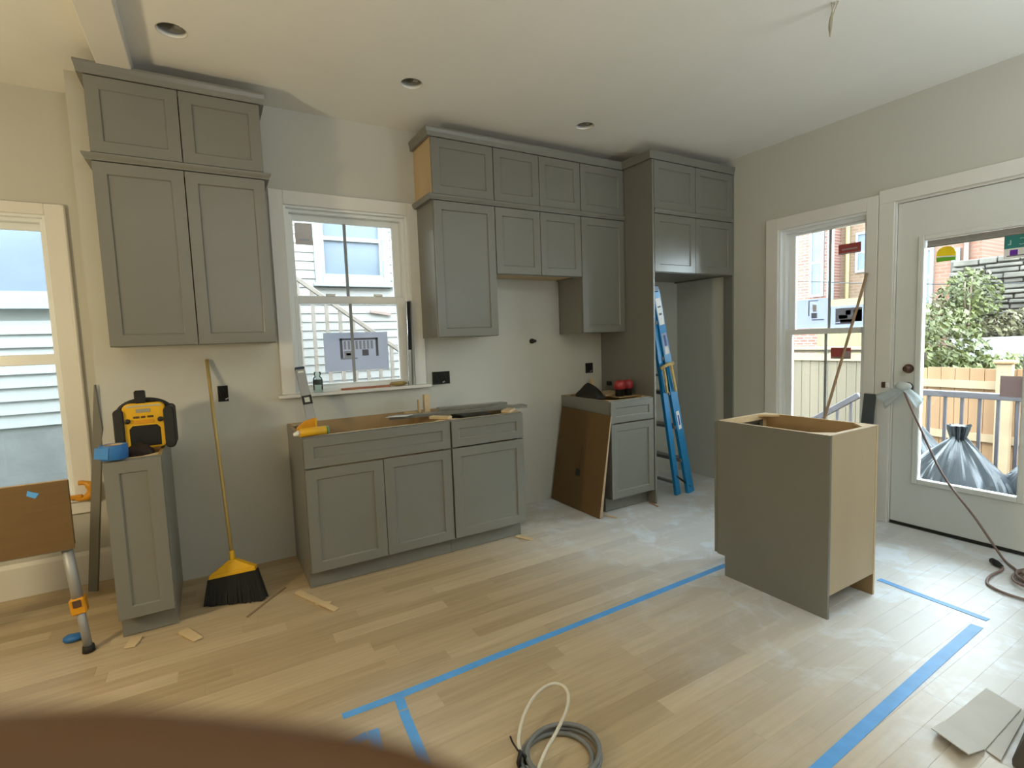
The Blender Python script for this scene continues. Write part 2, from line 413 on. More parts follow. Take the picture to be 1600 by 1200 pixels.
struct('baseboard_left', B().prism([(XL, YREC-.016, 0), (XL, YREC-.001, 0), (XL, YREC-.001, .2), (XL, YREC-.008, .2), (XL, YREC-.016, .175)], (XJ+.0-XL, 0, 0)), TRIM, 'tall white baseboard under the left window', .001)

# ------------------------------------------------------------------ windows
def rect_ring(b, ax, a0, a1, z0, z1, wA, d0, d1, wz0=None, wz1=None):
    """four members of a frame; ax 'y': plane spans x with depth y, ax 'x': plane spans y with depth x; drawn as one mesh"""
    wz0 = wA if wz0 is None else wz0; wz1 = wA if wz1 is None else wz1
    for p in ((a0, a0+wA, z0, z1), (a1-wA, a1, z0, z1), (a0+wA, a1-wA, z0, z0+wz0), (a0+wA, a1-wA, z1-wz1, z1)):
        pl(b, ax, p[0], p[1], d0, d1, p[2], p[3])
    return b
def pl(b, ax, a0, a1, d0, d1, z0, z1, mi=0):
    return b.box(a0, a1, d0, d1, z0, z1, mi) if ax == 'y' else b.box(d0, d1, a0, a1, z0, z1, mi)

def window(name, label, ax, pos, hole, glass, zmid, rail, cas, casings, sill_out, muntin=None, loc=None):
    """pos = room face of wall; hole a0,a1,z0,z1; glass a0,a1,z0,z1; outward is +"""
    a0, a1, z0, z1 = hole; g0, g1, gz0, gz1 = glass
    t = sthing(name, label, loc)
    for nm, aa, bb, zz0, zz1 in casings:
        b = B(); pl(b, ax, aa, bb, pos-.019, pos-.001, zz0, zz1)
        c = obj('casing', b, TRIM, t, .003)
    b = B(); rect_ring(b, ax, a0+.001, a1-.001, z0+.001, z1-.001, .016, pos-.002, pos+.15)
    obj('jamb', b, VINYL, t, .001)
    b = B(); rect_ring(b, ax, a0+.017, a1-.017, z0+.017, z1-.017, .020, pos+.035, pos+.125)
    obj('track', b, VINYL, t, .001)
    f0, f1 = a0+.037, a1-.037
    for nm, d, zz0, zz1, e0, e1 in (('upper_sash', pos+.082, zmid-rail/2, z1-.037, zmid+rail/2, gz1), ('lower_sash', pos+.042, z0+.037, zmid+rail/2, gz0, zmid-rail/2)):
        b = B()
        pl(b, ax, f0, g0, d, d+.034, zz0, zz1); pl(b, ax, g1, f1, d, d+.034, zz0, zz1)
        pl(b, ax, g0, g1, d, d+.034, zz0, e0); pl(b, ax, g0, g1, d, d+.034, e1, zz1)
        s = obj(nm, b, VINYL, t, .003)
        b = B(); pl(b, ax, g0-.004, g1+.004, d+.015, d+.019, e0-.004, e1+.004); obj('pane', b, PANE, s)
        if muntin is not None:
            b = B(); pl(b, ax, muntin-.010, muntin+.010, d+.008, d+.014, e0, e1); obj('muntin', b, GRILLE, s, .001)
    b = B(); pl(b, ax, a0-sill_out[0], a1+sill_out[1], pos-.055, pos+.035, z0-.020, z0+.002)
    obj('sill', b, TRIM, t, .004)
    return t
w1 = window('window_1', 'white double-hung window over the sink cabinet, stickers on glass', 'y', 0, W1, (.80, 1.455, 1.112, 2.187), 1.672, .05, .09,
   [('l', .655, .738, 1.065, 2.345), ('r', 1.542, 1.625, 1.065, 2.345), ('t', .738, 1.542, 2.258, 2.345)], (.105, .105), 1.128, (1.14, .0, 1.06))
b = B()
for x in (1.0, 1.32): b.box(x-.03, x+.03, .03, .05, 1.697, 1.712)
obj('sash_lock', b, VINYL, w1, .003)
w2 = window('window_2', 'white double-hung window between fridge alcove and glass door', 'x', XR, W2, (-1.645, -1.135, .655, 2.105), 1.345, .042, .09,
   [('l', -1.048, -.945, .56, 2.252), ('r', -1.762, -1.69, .56, 2.252), ('t', -1.69, -1.048, 2.158, 2.252)], (.08, .08), -1.395, (XR, -1.37, .58))
w3 = window('window_3', 'tall white double-hung window at far left facing clapboards', 'y', YREC, W3, (-1.21, -.487, .60, 2.079), 1.345, .06, .09,
   [('l', -1.37, -1.277, .53, 2.215), ('r', -.465, -.375, .53, 2.215), ('t', -1.277, -.465, 2.152, 2.215)], (.1, .085), None, (-.87, YREC, .51))
b = B().box(-.392, -.372, YREC-.03, YREC-.0005, .53, 2.21); obj('backband', b, TRIM, w3, .006)
b = B().box(-1.37, -.375, YREC-.03, YREC-.001, .435, .51); obj('apron', b, TRIM, w3, .004)

# ------------------------------------------------------------------ glass door
d1 = sthing('door_1', 'white exterior door with one full glass lite, raised blinds and stickers', (XR, -2.27, 0))
b = B().box(XR-.019, XR-.001, -1.858, -1.765, 0, 2.185); obj('casing', b, TRIM, d1, .003)
b = B().box(XR-.019, XR-.001, -2.79, -2.688, 0, 2.185); obj('casing', b, TRIM, d1, .003)
b = B().box(XR-.019, XR-.001, -2.79, -1.765, 2.185, 2.275); obj('casing', b, TRIM, d1, .003)
b = B().box(XR, XR+.15, -1.865, -1.846, .0, 2.188); b.box(XR, XR+.15, -2.699, -2.68, .0, 2.188); b.box(XR, XR+.15, -2.68, -1.865, 2.17, 2.188); obj('jamb', b, TRIM, d1, .002)
DX = XR+.012
b = B(); DG = (-2.515, -2.02, .338, 1.905)
for q in ((-2.676, DG[0], .022, 2.166), (DG[1], -1.870, .022, 2.166), (DG[0], DG[1], .022, DG[2]), (DG[0], DG[1], DG[3], 2.166)):
    b.box(DX, DX+.044, q[0], q[1], q[2], q[3])
slab = obj('door_slab', b, DOORW, d1)
b = B(); rect_ring(b, 'x', DG[0]-.032, DG[1]+.032, DG[2]-.032, DG[3]+.032, .034, DX-.012, DX+.002); obj('glass_frame', b, DOORW, d1, .005)
b = B().box(DX+.015, DX+.02, DG[0]-.003, DG[1]+.003, DG[2]-.003, DG[3]+.003); obj('pane', b, PANE, d1)
b = B()
for k in range(7): b.box(DX+.022, DX+.034, DG[0]+.004, DG[1]-.004, 1.868+k*.005, 1.8712+k*.005)
b.box(DX+.021, DX+.036, DG[0]+.004, DG[1]-.004, 1.858, 1.866); obj('raised_blind', b, mat('blind_grey', (.22, .22, .20), .6), d1)
b = B().box(DX-.004, DX+.05, -2.676, -1.870, .001, .02); obj('door_sweep', b, BLK2, d1)
b = B().box(XR-.0, XR+.19, -2.69, -1.856, -.019, .0005); obj('threshold', b, STEEL, d1, .002)
b = B().lathe((DX, -1.953, 1.078), [(.001, -.04), (.018, -.04), (.022, -.034), (.024, -.012), (.03, -.006), (.031, 0)], 20, 'x'); b.box(DX-.055, DX-.03, -1.957, -1.949, 1.060, 1.096); obj('deadbolt', b, BRZ, d1)
b = B().lathe((DX, -1.95, .955), [(.001, -.066), (.02, -.066), (.028, -.056), (.028, -.042), (.014, -.03), (.012, -.012), (.031, -.008), (.033, 0)], 20, 'x'); obj('door_knob', b, BRZ, d1)
b = B().box(XR-.032, XR-.0192, -1.836, -1.812, .945, .985); obj('strike_block', b, BRZ, d1, .003)
b = B().box(XR-.034, XR-.0192, -1.857, -1.838, .948, .982); obj('strike_plate', b, WHITEP, d1, .002)
# stickers on the door glass
gx = DX-.0005
def sheet(bd, ax, d, a0, a1, z0, z1, th=.0008):
    return pl(bd, ax, a0, a1, d-th, d, z0, z1)
SG = DX+.0148
st = thing('round_glass_sticker', 'small domed yellow and green sticker on the door glass', 'sticker', (SG, -2.127, 1.765))
def dome(y0, y1, zb, zt, za, n=14):
    pts = []
    for k in range(n+1):
        t = math.pi*k/n; pts.append((0, (y0+y1)/2+(y1-y0)/2*math.cos(t), zb+(zt-zb)*math.sin(t)**.7))
    return pts
P = dome(-2.178, -2.078, 1.785, 1.85, 0); obj('yellow_half', B().prism([(SG-.0012, p[1], p[2]) for p in P], (.001, 0, 0)), YPR, st)
obj('green_half', B().box(SG-.0012, SG-.0002, -2.178, -2.080, 1.758, 1.7848), GRN, st)
obj('white_swoosh', B().bar((SG-.0014, -2.176, 1.783), (SG-.0014, -2.081, 1.792), .0006, .008), WHITEP, st)
st = thing('product_glass_label', 'teal and white product label high on the door glass', 'label', (SG, -2.455, 1.73))
obj('teal_panel', B().box(SG-.0012, SG-.0002, -2.505, -2.402, 1.785, 1.858), TEAL, st)
obj('white_panel', B().box(SG-.0012, SG-.0002, -2.505, -2.402, 1.728, 1.7848), WHITEP, st)
obj('purple_square', B().box(SG-.0018, SG-.0013, -2.462, -2.428, 1.746, 1.776), PURP, st)
obj('print_line', B().box(SG-.0018, SG-.0013, -2.492, -2.415, 1.740, 1.7455), INK, st)
LT = mat('pale_teal_print', (.35, .6, .58), .5)
obj('letter', B().prism([(SG-.0018, y_, z_) for y_, z_ in ((-2.432, 1.806), (-2.418, 1.806), (-2.418, 1.811), (-2.427, 1.811), (-2.427, 1.832), (-2.432, 1.832))], (.0005, 0, 0)), LT, st)
obj('letter', B().loft([(SG-.0016, -2.478+.016*math.cos(t_*.5), 1.82+.018*math.sin(t_*.5)) for t_ in range(2, 12)], .0022, 6), LT, st)
b = B().box(SG-.0012, SG-.0002, -2.51, -2.412, .925, 1.048); tag(obj('lower_glass_label', b, PINKLBL), 'pale purple-grey label low at the right edge of the door glass', 'label')

# stickers on window 2 (upper sash glass at XR+.097, lower at XR+.057)
U = XR+.0968; Lw = XR+.0568
def label_sheet(nm, lab, d, a0, a1, z0, z1, m, prints, ax='x'):
    t = thing(nm, lab, 'label', ((d, (a0+a1)/2, z0) if ax == 'x' else ((a0+a1)/2, d, z0)))
    b = B(); pl(b, ax, a0, a1, d-.001, d-.0002, z0, z1); obj('sheet', b, m, t)
    for nm2, q, pmat in prints:
        b = B(); pl(b, ax, a0+(a1-a0)*q[0], a0+(a1-a0)*q[1], d-.0016, d-.0011, z0+(z1-z0)*q[2], z0+(z1-z0)*q[3]); obj(nm2, b, pmat, t)
    return t
label_sheet('energy_label', 'pale blue sheet left on the window glass above meeting rail', U, -1.385, -1.14, 1.37, 1.598, PAPER,
   [('print_bar', (.58, .62, .42, .92), INKL), ('print_bar', (.30, .62, .92, .95), INKL), ('print_block', (.34, .52, .34, .52), INKL), ('print_line', (.12, .5, .26, .30), INKL), ('print_block', (.36, .48, .56, .80), WHITEP)])
label_sheet('energy_label', 'pale sheet with dark picture on the window glass near door', U, -1.632, -1.39, 1.358, 1.528, PAPER,
   [('print_picture', (.04, .80, .30, .90), INKL), ('print_block', (.3, .66, .26, .40), INK), ('print_block', (.04, .28, .30, .80), INK), ('print_block', (.45, .7, .44, .6), WHITEP), ('print_block', (.36, .5, .6, .8), WHITEP), ('print_line', (.3, .8, .20, .26), INKL)])
label_sheet('red_window_label', 'tilted red label high on the upper window sash', U, -1.605, -1.452, 1.905, 1.978, REDLBL, [('print_line', (.15, .85, .4, .55), PINKLBL), ('label_edge', (0, 1, 0, .14), PINKLBL)])
label_sheet('red_window_label', 'red and grey label on the lower window sash', Lw, -1.572, -1.43, 1.135, 1.218, REDLBL, [('label_edge', (0, 1, 0, .18), TANLBL), ('print_block', (.02, .4, .15, .7), PINKLBL)])
# stickers on window 1
label_sheet('energy_label', 'large pale blue sheet with cabinet diagram on lower back window', .0568, .938, 1.375, 1.19, 1.452, PAPER,
   [('print_frame', (.24, .84, .80, .85), INK), ('print_frame', (.24, .28, .32, .85), INK), ('print_frame', (.80, .84, .36, .85), INK), ('print_line', (.24, .5, .30, .34), INKL)] +
   [('print_bar', (.30+k*.06, .335+k*.06, .56, .78), INKL) for k in range(8)] + [('print_block', (.58, .68, .38, .54), INK), ('print_block', (.30, .41, .34, .52), INKL), ('print_block', (.33, .40, .40, .46), WHITEP)], 'y')
label_sheet('window_corner_label', 'tan paper label in top left corner of the back window', .0968, .812, .92, 2.035, 2.175, TANLBL, [('print_line', (.2, .8, .2, .25), INKL)], 'y')

# ------------------------------------------------------------------ cabinets
def shaker(t, name, x0, x1, z0, z1, yf, th=.0205, stile=.056, sgn=-1):
    """door or drawer front in plane facing sgn*y; yf = cabinet face; front at yf+sgn*th"""
    b = B(); yb = yf+sgn*.0035; yo = yf+sgn*th; yp = yo-sgn*.0085
    r = [(x0, z0), (x1, z0), (x1, z1), (x0, z1)]; s = stile
    i = [(x0+s, z0+s), (x1-s, z0+s), (x1-s, z1-s), (x0+s, z1-s)]
    e = .0045
    j = [(x0+s+e, z0+s+e), (x1-s-e, z0+s+e), (x1-s-e, z1-s-e), (x0+s+e, z1-s-e)]
    mk = lambda ring, yy: [b.bm.verts.new((p[0], yy, p[1])) for p in ring]
    A, F, I, J, K = mk(r, yb), mk(r, yo), mk(i, yo), mk(j, yp), mk(j, yb)
    for a, c in ((A, F), (F, I), (I, J), (J, K), (K, A)):
        for k in range(4): b.bm.faces.new((a[k], a[(k+1) % 4], c[(k+1) % 4], c[k]))
    d = obj(name, b, GREY, t, .0012)
    p = B().box(x0+s-.004, x1-s+.004, min(yp+sgn*.0, yb-sgn*.0), max(yp, yb), z0+s-.004, z1-s+.004)
    obj('panel', p, GREY, d)
    return d
def inner(axis, sign, idx=1):
    def f(face):
        n = face.normal
        return idx if n[axis]*sign > .5 else 0
    return f
def wall_cab(label, x0, x1, z0, z1, yd, doors, left=GREY, right=GREY, group=None, bottom=GREY, name='wall_cabinet'):
    t = thing(name, label, 'cabinet', ((x0+x1)/2, yd/2, z0), group)
    e = .0006; x0 += e; x1 -= e
    obj('side_panel', B().box(x0, x0+.016, yd, -.002, z0, z1), left, t, .001)
    obj('side_panel', B().box(x1-.016, x1, yd, -.002, z0, z1), right, t, .001)
    obj('bottom_panel', B().box(x0+.016, x1-.016, yd+.019, -.002, z0+.012, z0+.028), bottom, t)
    obj('top_panel', B().box(x0+.016, x1-.016, yd+.019, -.002, z1-.016, z1), RAWPLY, t)
    obj('back_panel', B().box(x0+.016, x1-.016, -.012, -.003, z0+.028, z1-.016), RAWPLY, t)
    b = B(); rect_ring(b, 'y', x0+.016, x1-.016, z0, z1, .03, yd, yd+.019); obj('face_frame', b, GREY, t)
    n = doors; wd = (x1-x0)/n; g = .0022
    for k in range(n):
        shaker(t, 'door', x0+wd*k+g, x0+wd*(k+1)-g, z0+.004, z1-.004, yd)
    return t
YU = -.307; ZB, ZM0, ZM1, ZT = 1.395, 2.303, 2.338, 2.705
g = 'grey wall cabinets'
wall_cab('tall two-door grey wall cabinet left of the back window', -.153, .612, ZB, ZM0, YU, 2, group=g)
wall_cab('two-door grey top cabinet at ceiling left of the back window', -.153, .612, ZM1, ZT, YU, 2, group=g)
wall_cab('tall single-door grey wall cabinet just right of back window', 1.613, 2.075, ZB, ZM0, YU, 1, group=g)
wall_cab('short two-door grey cabinet above the range gap', 2.075, 2.839, 1.833, ZM0, YU, 2, group=g, bottom=RAWPLY)
wall_cab('tall single-door grey wall cabinet beside the fridge panel', 2.839, 3.289, ZB, ZM0, YU, 1, group=g)
wall_cab('single-door grey top cabinet with bare plywood side right of window', 1.613, 2.075, ZM1, ZT, YU, 1, left=RAWPLY, group=g)
wall_cab('two-door grey top cabinet above the range gap cabinet', 2.075, 2.839, ZM1, ZT, YU, 2, group=g)
wall_cab('single-door grey top cabinet in the inner corner at fridge panel', 2.839, 3.289, ZM1, ZT, YU, 1, group=g)
YF = -.617; FX0, FX1 = 3.309, 4.249
wall_cab('lower two-door grey cabinet over the fridge alcove', FX0, FX1, 1.852, ZM0, YF, 2, group=g)
wall_cab('topmost two-door grey cabinet above the fridge alcove', FX0, FX1, ZM1, ZT, YF, 2, group=g)
tag(obj('end_panel', B().box(3.2905, 3.3085, -.637, -.002, 0, ZT), GREY, bevel=.001), 'tall grey panel at left of fridge alcove', 'panel')
tag(obj('filler_strip', B().box(4.2505, 4.2685, -.637, -.545, 0, ZT), GREY, bevel=.001), 'tall narrow grey filler strip on right wall of fridge alcove', 'panel')

def moulding(name, label, path, prof, m=GREY):
    """profile (out, z) swept along a polyline of (x, y) with mitred corners; outward = right of travel"""
    b = B(); rings = []; n = len(path)
    for i, p in enumerate(path):
        p = V((*p, 0)); d0 = (V((*path[i], 0))-V((*path[i-1], 0))).normalized() if i else None
        d1_ = (V((*path[i+1], 0))-V((*path[i], 0))).normalized() if i < n-1 else None
        nr = lambda d: V((d.y, -d.x, 0))
        if d0 is None: o = nr(d1_)
        elif d1_ is None: o = nr(d0)
        else:
            o = (nr(d0)+nr(d1_)); o = o/(o.dot(nr(d0)))
        rings.append([b.bm.verts.new(p+o*q[0]+V((0, 0, q[1]))) for q in prof])
    k = len(prof)
    for a, c in zip(rings, rings[1:]):
        for j in range(k): b.bm.faces.new((a[j], a[(j+1) % k], c[(j+1) % k], c[j]))
    b.bm.faces.new(rings[0]); b.bm.faces.new(rings[-1][::-1])
    return tag(obj(name, b, m), label, 'moulding')
crown = [(-.018, .001), (.0225, .001), (.0225, .006), (.026, .03), (.031, .05), (.031, .06), (-.018, .06)]
crown = [(o, z+ZT) for o, z in crown]
rail_ = [(-.03, ZM0+.001), (.0225, ZM0+.001), (.0225, ZM0+.006), (.030, ZM0+.018), (.033, ZM0+.026), (.033, ZM1-.001), (-.03, ZM1-.001)]
moulding('crown_moulding', 'grey crown moulding on top of the left cabinet stack', [(-.153, -.0025), (-.153, YU), (.612, YU), (.612, -.0025)], [(q[0]-.0 if q[0] > 0 else q[0], q[1]) for q in crown])
crown2 = crown
moulding('crown_moulding', 'long grey crown moulding stepping out over the fridge cabinets', [(1.613, -.0025), (1.613, YU), (3.2905, YU), (3.2905, -.617), (4.2685, -.617)], crown2)
moulding('divider_moulding', 'grey rail moulding between upper and lower left cabinets', [(-.153, -.0025), (-.153, YU), (.612, YU), (.612, -.0025)], rail_)
rail2 = [(o if o < 0 else o-.004, z) for o, z in rail_]
moulding('divider_moulding', 'grey rail moulding across the range wall cabinets', [(1.613, -.0025), (1.613, YU), (3.2885, YU)], rail_)
moulding('divider_moulding', 'grey rail moulding across the fridge cabinets', [(3.3095, YF), (4.2485, YF)], rail_)

def base_cab(label, x0, x1, fronts, yd=-.61, y1=-.003, left=GREY, right=GREY, top_brace=True, name='base_cabinet', toe=.06, group='grey base cabinets', zk=.113):
    t = thing(name, label, 'cabinet', ((x0+x1)/2, (yd+y1)/2, 0), group); H = .876
    x0 += .0006; x1 -= .0006
    def side(a0, a1):
        return B().prism([(a0, yd, H), (a0, y1, H), (a0, y1, 0), (a0, yd+toe, 0), (a0, yd+toe, zk), (a0, yd, zk)], (a1-a0, 0, 0))
    s = side(x0, x0+.016).paint(lambda f: 1 if (f.normal.x > .5 or f.normal.z > .5) else 0); obj('side_panel', s, [left, RAWIN], t)
    s = side(x1-.016, x1).paint(lambda f: 1 if (f.normal.x < -.5 or f.normal.z > .5) else 0); obj('side_panel', s, [right, RAWIN], t)
    obj('back_panel', B().box(x0+.016, x1-.016, y1-.012, y1, zk, H), RAWIN, t)
    obj('bottom_panel', B().box(x0+.016, x1-.016, yd+.02, y1-.012, zk, zk+.016), RAWIN, t)
    obj('toe_kick', B().box(x0+.016, x1-.016, yd+toe, yd+toe+.014, .004, zk), GREY, t)
    b = B(); rect_ring(b, 'y', x0+.016, x1-.016, zk, H, .032, yd, yd+.019)
    b.paint(lambda f: 1 if (f.normal.z > .5 or f.normal.y > .5) else 0); obj('face_frame', b, [GREY, PINE], t)
    for (cx, sx_, cy, sy_) in ((x0+.016, 1, yd+.019, 1), (x1-.016, -1, yd+.019, 1), (x0+.016, 1, y1-.012, -1), (x1-.016, -1, y1-.012, -1)):
        k = min(.075, (x1-x0)*.28)
        obj('corner_brace', B().prism([(cx, cy, H-.012), (cx+sx_*k, cy, H-.012), (cx, cy+sy_*k, H-.012)], (0, 0, .0115)), PINE, t)
    for nm, a, c, za, zb in fronts:
        shaker(t, nm, a, c, za, zb, yd, stile=.05 if nm == 'drawer_front' else .056)
    return t
zd0, zd1, zo0, zo1 = .703, .868, .117, .694
base_cab('very narrow grey base cabinet with radio on top', -.184, .041, [('door', -.182, .039, .117, .868)])
base_cab('wide two-door grey sink base cabinet below the back window', .669, 1.533, [('drawer_front', .672, 1.528, zd0, zd1), ('door', .672, 1.099, zo0, zo1), ('door', 1.103, 1.528, zo0, zo1)])
base_cab('grey base cabinet with drawer right of the sink base', 1.5345, 2.065, [('drawer_front', 1.540, 2.062, zd0, zd1), ('door', 1.540, 2.062, zo0, zo1)])
base_cab('grey base cabinet with drawer against the fridge panel', 2.84, 3.2895, [('drawer_front', 2.843, 3.286, zd0, zd1), ('door', 2.843, 3.286, zo0, zo1)])

# free-standing island cabinet (door faces the wall run)
ix0, ix1, iyb, iyf = 2.679, 3.115, -2.299, -1.694
t = thing('island_cabinet', 'free-standing grey cabinet with bare plywood back on blue tape outline', 'cabinet', ((ix0+ix1)/2, -2.0, 0), 'grey base cabinets'); H = .876
def iside(a0, a1):
    return B().prism([(a0, iyf, H), (a0, iyb, H), (a0, iyb, 0), (a0, iyf-.05, 0), (a0, iyf-.05, .113), (a0, iyf, .113)], (a1-a0, 0, 0))
obj('side_panel', iside(ix0, ix0+.016).paint(lambda f: 1 if f.normal.x > .5 else (2 if f.normal.z > .5 else 0)), [GREY, RAWIN, PINE], t)
obj('side_panel', iside(ix1-.016, ix1).paint(lambda f: 1 if f.normal.x < -.5 else (2 if f.normal.z > .5 or f.normal.y < -.5 else 0)), [GREY, RAWIN, PINE], t)
obj('back_panel', B().box(ix0+.016, ix1-.016, iyb+.001, iyb+.010, .112, H-.001), BACKPLY, t)
obj('bottom_panel', B().box(ix0+.016, ix1-.016, iyb+.010, iyf-.02, .113, .129), RAWIN, t)
obj('toe_kick', B().box(ix0+.016, ix1-.016, iyf-.064, iyf-.05, .004, .113), GREY, t)
b = B(); rect_ring(b, 'y', ix0+.016, ix1-.016, .113, H, .034, iyf-.019, iyf); b.paint(lambda f: 1 if f.normal.z > .5 or f.normal.y < -.5 else 0); obj('face_frame', b, [GREY, PINE], t)
obj('top_rail', B().box(ix0+.016, ix1-.016, iyb+.010, iyb+.028, H-.07, H-.001), PINE, t)
obj('drawer_box', B().box(ix0+.03, ix1-.03, iyb+.06, iyf-.03, H-.14, H-.09), RAWIN, t)
for (cx, sx_, cy, sy_) in ((ix0+.016, 1, iyf-.019, -1), (ix1-.016, -1, iyf-.019, -1), (ix0+.016, 1, iyb+.028, 1), (ix1-.016, -1, iyb+.028, 1)):
    obj('corner_brace', B().prism([(cx, cy, H-.012), (cx+sx_*.08, cy, H-.012), (cx, cy+sy_*.08, H-.012)], (0, 0, .0115)), PINE, t)
shaker(t, 'door', ix0+.002, ix1-.002, .117, H-.006, iyf, sgn=1)

# ------------------------------------------------------------------ recessed cans, wires, outlet boxes
for c, lab in zip(CANS, ('open round ceiling can nearest the beam', 'middle round ceiling can in front of back window', 'right-hand round ceiling can near the fridge cabinets')):
    t = thing('ceiling_can', lab, 'light', (c[0], c[1], CZ), 'recessed ceiling cans')
    obj('housing', B().lathe((c[0], c[1], CZ), [(CR-.001, .0), (CR-.001, .115), (.001, .115)], 28), mat('can_grey', (.22, .22, .19), .5), t)
    obj('rim', B().lathe((c[0], c[1], CZ), [(CR-.0012, .0005), (CR-.004, .001), (CR-.004, .02), (CR-.0012, .02)], 28), CEIL, t)
    obj('bracket', B().box(c[0]+.012, c[0]+.038, c[1]-.012, c[1]+.012, CZ+.02, CZ+.1), ALU, t)
t = thing('hanging_wires', 'bundle of loose wires hanging from the ceiling', 'wire', (2.84, -2.2, CZ), None)
for k, (dx, dy, L, bow) in enumerate(((0, 0, .155, .012), (.012, .006, .15, .02), (-.01, .01, .16, -.012), (.006, -.012, .145, .016))):
    pts = []
    for i in range(10):
        s_ = i/9; pts.append((2.84+dx*(1-s_)-.035*s_+bow*math.sin(math.pi*s_)*.6, -2.2+dy*(1-s_)+bow*math.sin(math.pi*s_), CZ-L*s_))
    obj('wire', B().loft(pts, .0028, 6), mat('wire_sheath', (.40, .36, .27), .5) if k == 0 else bpy.data.materials['wire_sheath'], t)
for x0, x1, z0, z1, lab in ((.300, .355, 1.052, 1.148, 'black open outlet box on wall between broom and sink cabinet'), (1.677, 1.815, 1.053, 1.147, 'wide black double outlet box right of the back window'), (3.11, 3.19, 1.048, 1.136, 'black open outlet box beside the fridge panel')):
    t = thing('outlet_box', lab, 'outlet', ((x0+x1)/2, -.002, z0), 'open electrical boxes')
    b = B(); rect_ring(b, 'y', x0, x1, z0, z1, .005, -.006, -.0005); obj('rim', b, BOXIN, t)
    obj('cavity', B().box(x0+.005, x1-.005, -.002, -.0005, z0+.005, z1-.005), DARKIN, t)
    b = B()
    for k in range(3):
        xx = x0+(x1-x0)*(.25+.25*k); b.loft([(xx-.01, -.003, z1-.02), (xx, -.010, (z0+z1)/2), (xx+.006, -.004, z0+.02)], .002, 6)
    o = obj('wires', b, BLK2, t); o['kind'] = 'stuff'
    obj('tab', B().bar(((x0+x1)/2+.01, -.007, z0+.012), ((x0+x1)/2+.026, -.007, z0+.02), .004, .008), ALU, t)
b = B().lathe((2.556, 0, 1.347), [(.02, -.0005), (.02, -.02), (.012, -.022), (.012, -.06), (.001, -.06)], 16, 'y'); tag(obj('gas_stub', b, BLK), 'small black pipe stub on wall inside the range gap', 'pipe')

# ------------------------------------------------------------------ broom
t = thing('broom', 'yellow broom with black bristles leaning against back wall', 'broom', (.3, -.46, 0))
A0, A1 = V((.165, -.42, .002)), V((.445, -.53, .002)); T0, T1 = V((.186, -.405, .135)), V((.412, -.465, .155)); n_ = V((.35, .94, 0))*.022
obj('handle', B().loft([(.300, -.418, .2), (.285, -.27, .6), (.268, -.12, 1.0), (.258, -.016, 1.31)], .0095, 12), mat('yellow_broom_handle', (.50, .36, .12), .45), t)
b = B().hexa([T0-n_, T1-n_, T1+n_, T0+n_, T0+V((.004, 0, .022))-n_*.9, T1+V((-.004, 0, .022))-n_*.9, T1+V((-.004, 0, .022))+n_*.9, T0+V((.004, 0, .022))+n_*.9])
nk = V((.300, -.425, .222))
b.hexa([T0+V((.006, 0, .021))-n_*.85, T1+V((-.006, 0, .021))-n_*.85, T1+V((-.006, 0, .021))+n_*.85, T0+V((.006, 0, .021))+n_*.85, nk+V((-.018, 0, 0))-n_*.7, nk+V((.018, 0, 0))-n_*.7, nk+V((.018, 0, 0))+n_*.7, nk+V((-.018, 0, 0))+n_*.7])
b.cyl(nk+V((0, 0, -.01)), nk+V((-.001, .015, .045)), .017, .014)
obj('broom_head', b, YEL, t, .003)
b = B(); nb = 46
for row in range(4):
    off = n_*(-.8+row*.53)
    for k in range(nb):
        s_ = (k+.5*(row % 2))/nb; p0 = T0.lerp(T1, s_)+off; p1 = A0.lerp(A1, s_)+off*1.5+V((random.uniform(-.005, .005), random.uniform(-.005, .005), 0)); p1.z = random.uniform(.001, .008)
        b.bar(p0, p1, .0075, .007)
o = obj('bristles', b, BRIS, t); o['kind'] = 'stuff'

# ------------------------------------------------------------------ jobsite radio
rx, ry, rz = -.03, -.36, .8775
t = thing('jobsite_radio', 'yellow and black jobsite radio on the narrow cabinet', 'radio', (rx, ry, rz))
def rbox(x0, x1, y0, y1, z0, z1, r):
    pts = []
    for cx, cz, a0 in ((x1-r, z1-r, 0), (x0+r, z1-r, 90), (x0+r, z0+r, 180), (x1-r, z0+r, 270)):
        for k in range(6):
            a = R(a0+18*k); pts.append((cx+r*math.cos(a), y0, cz+r*math.sin(a)))
    return B().prism(pts, (0, y1-y0, 0))
obj('housing', rbox(rx-.088, rx+.088, ry-.07, ry+.09, rz+.008, rz+.235, .03), YEL, t, .004)
obj('side_bumper', rbox(rx-.124, rx-.082, ry-.085, ry+.1, rz, rz+.212, .02), BLK2, t, .006)
obj('side_bumper', rbox(rx+.080, rx+.126, ry-.085, ry+.1, rz, rz+.212, .022), BLK2, t, .006)
b = B(); pts = [(rx+.112*math.cos(R(a)), ry-.01, rz+.165+.082*math.sin(R(a))**.8) for a in range(4, 177, 9)]
obj('top_roll_bar', B().loft(pts, .013, 10), BLK2, t)
obj('carry_clip', B().box(rx-.035, rx+.010, ry-.062, ry-.015, rz+.232, rz+.298), BLK, t, .006)
obj('speaker_grille', B().prism([(rx-.064, ry-.073, rz+.02), (rx+.064, ry-.073, rz+.02), (rx+.064, ry-.073, rz+.108), (rx+.05, ry-.073, rz+.125), (rx-.05, ry-.073, rz+.125), (rx-.064, ry-.073, rz+.108)], (0, .01, 0)), BLK, t, .002)
obj('display', B().box(rx-.032, rx+.028, ry-.0735, ry-.069, rz+.19, rz+.208), LCD, t, .001)
obj('top_trim', B().box(rx-.07, rx+.074, ry-.072, ry-.068, rz+.218, rz+.226), mat('silver_trim', (.45, .42, .33), .4), t, .001)
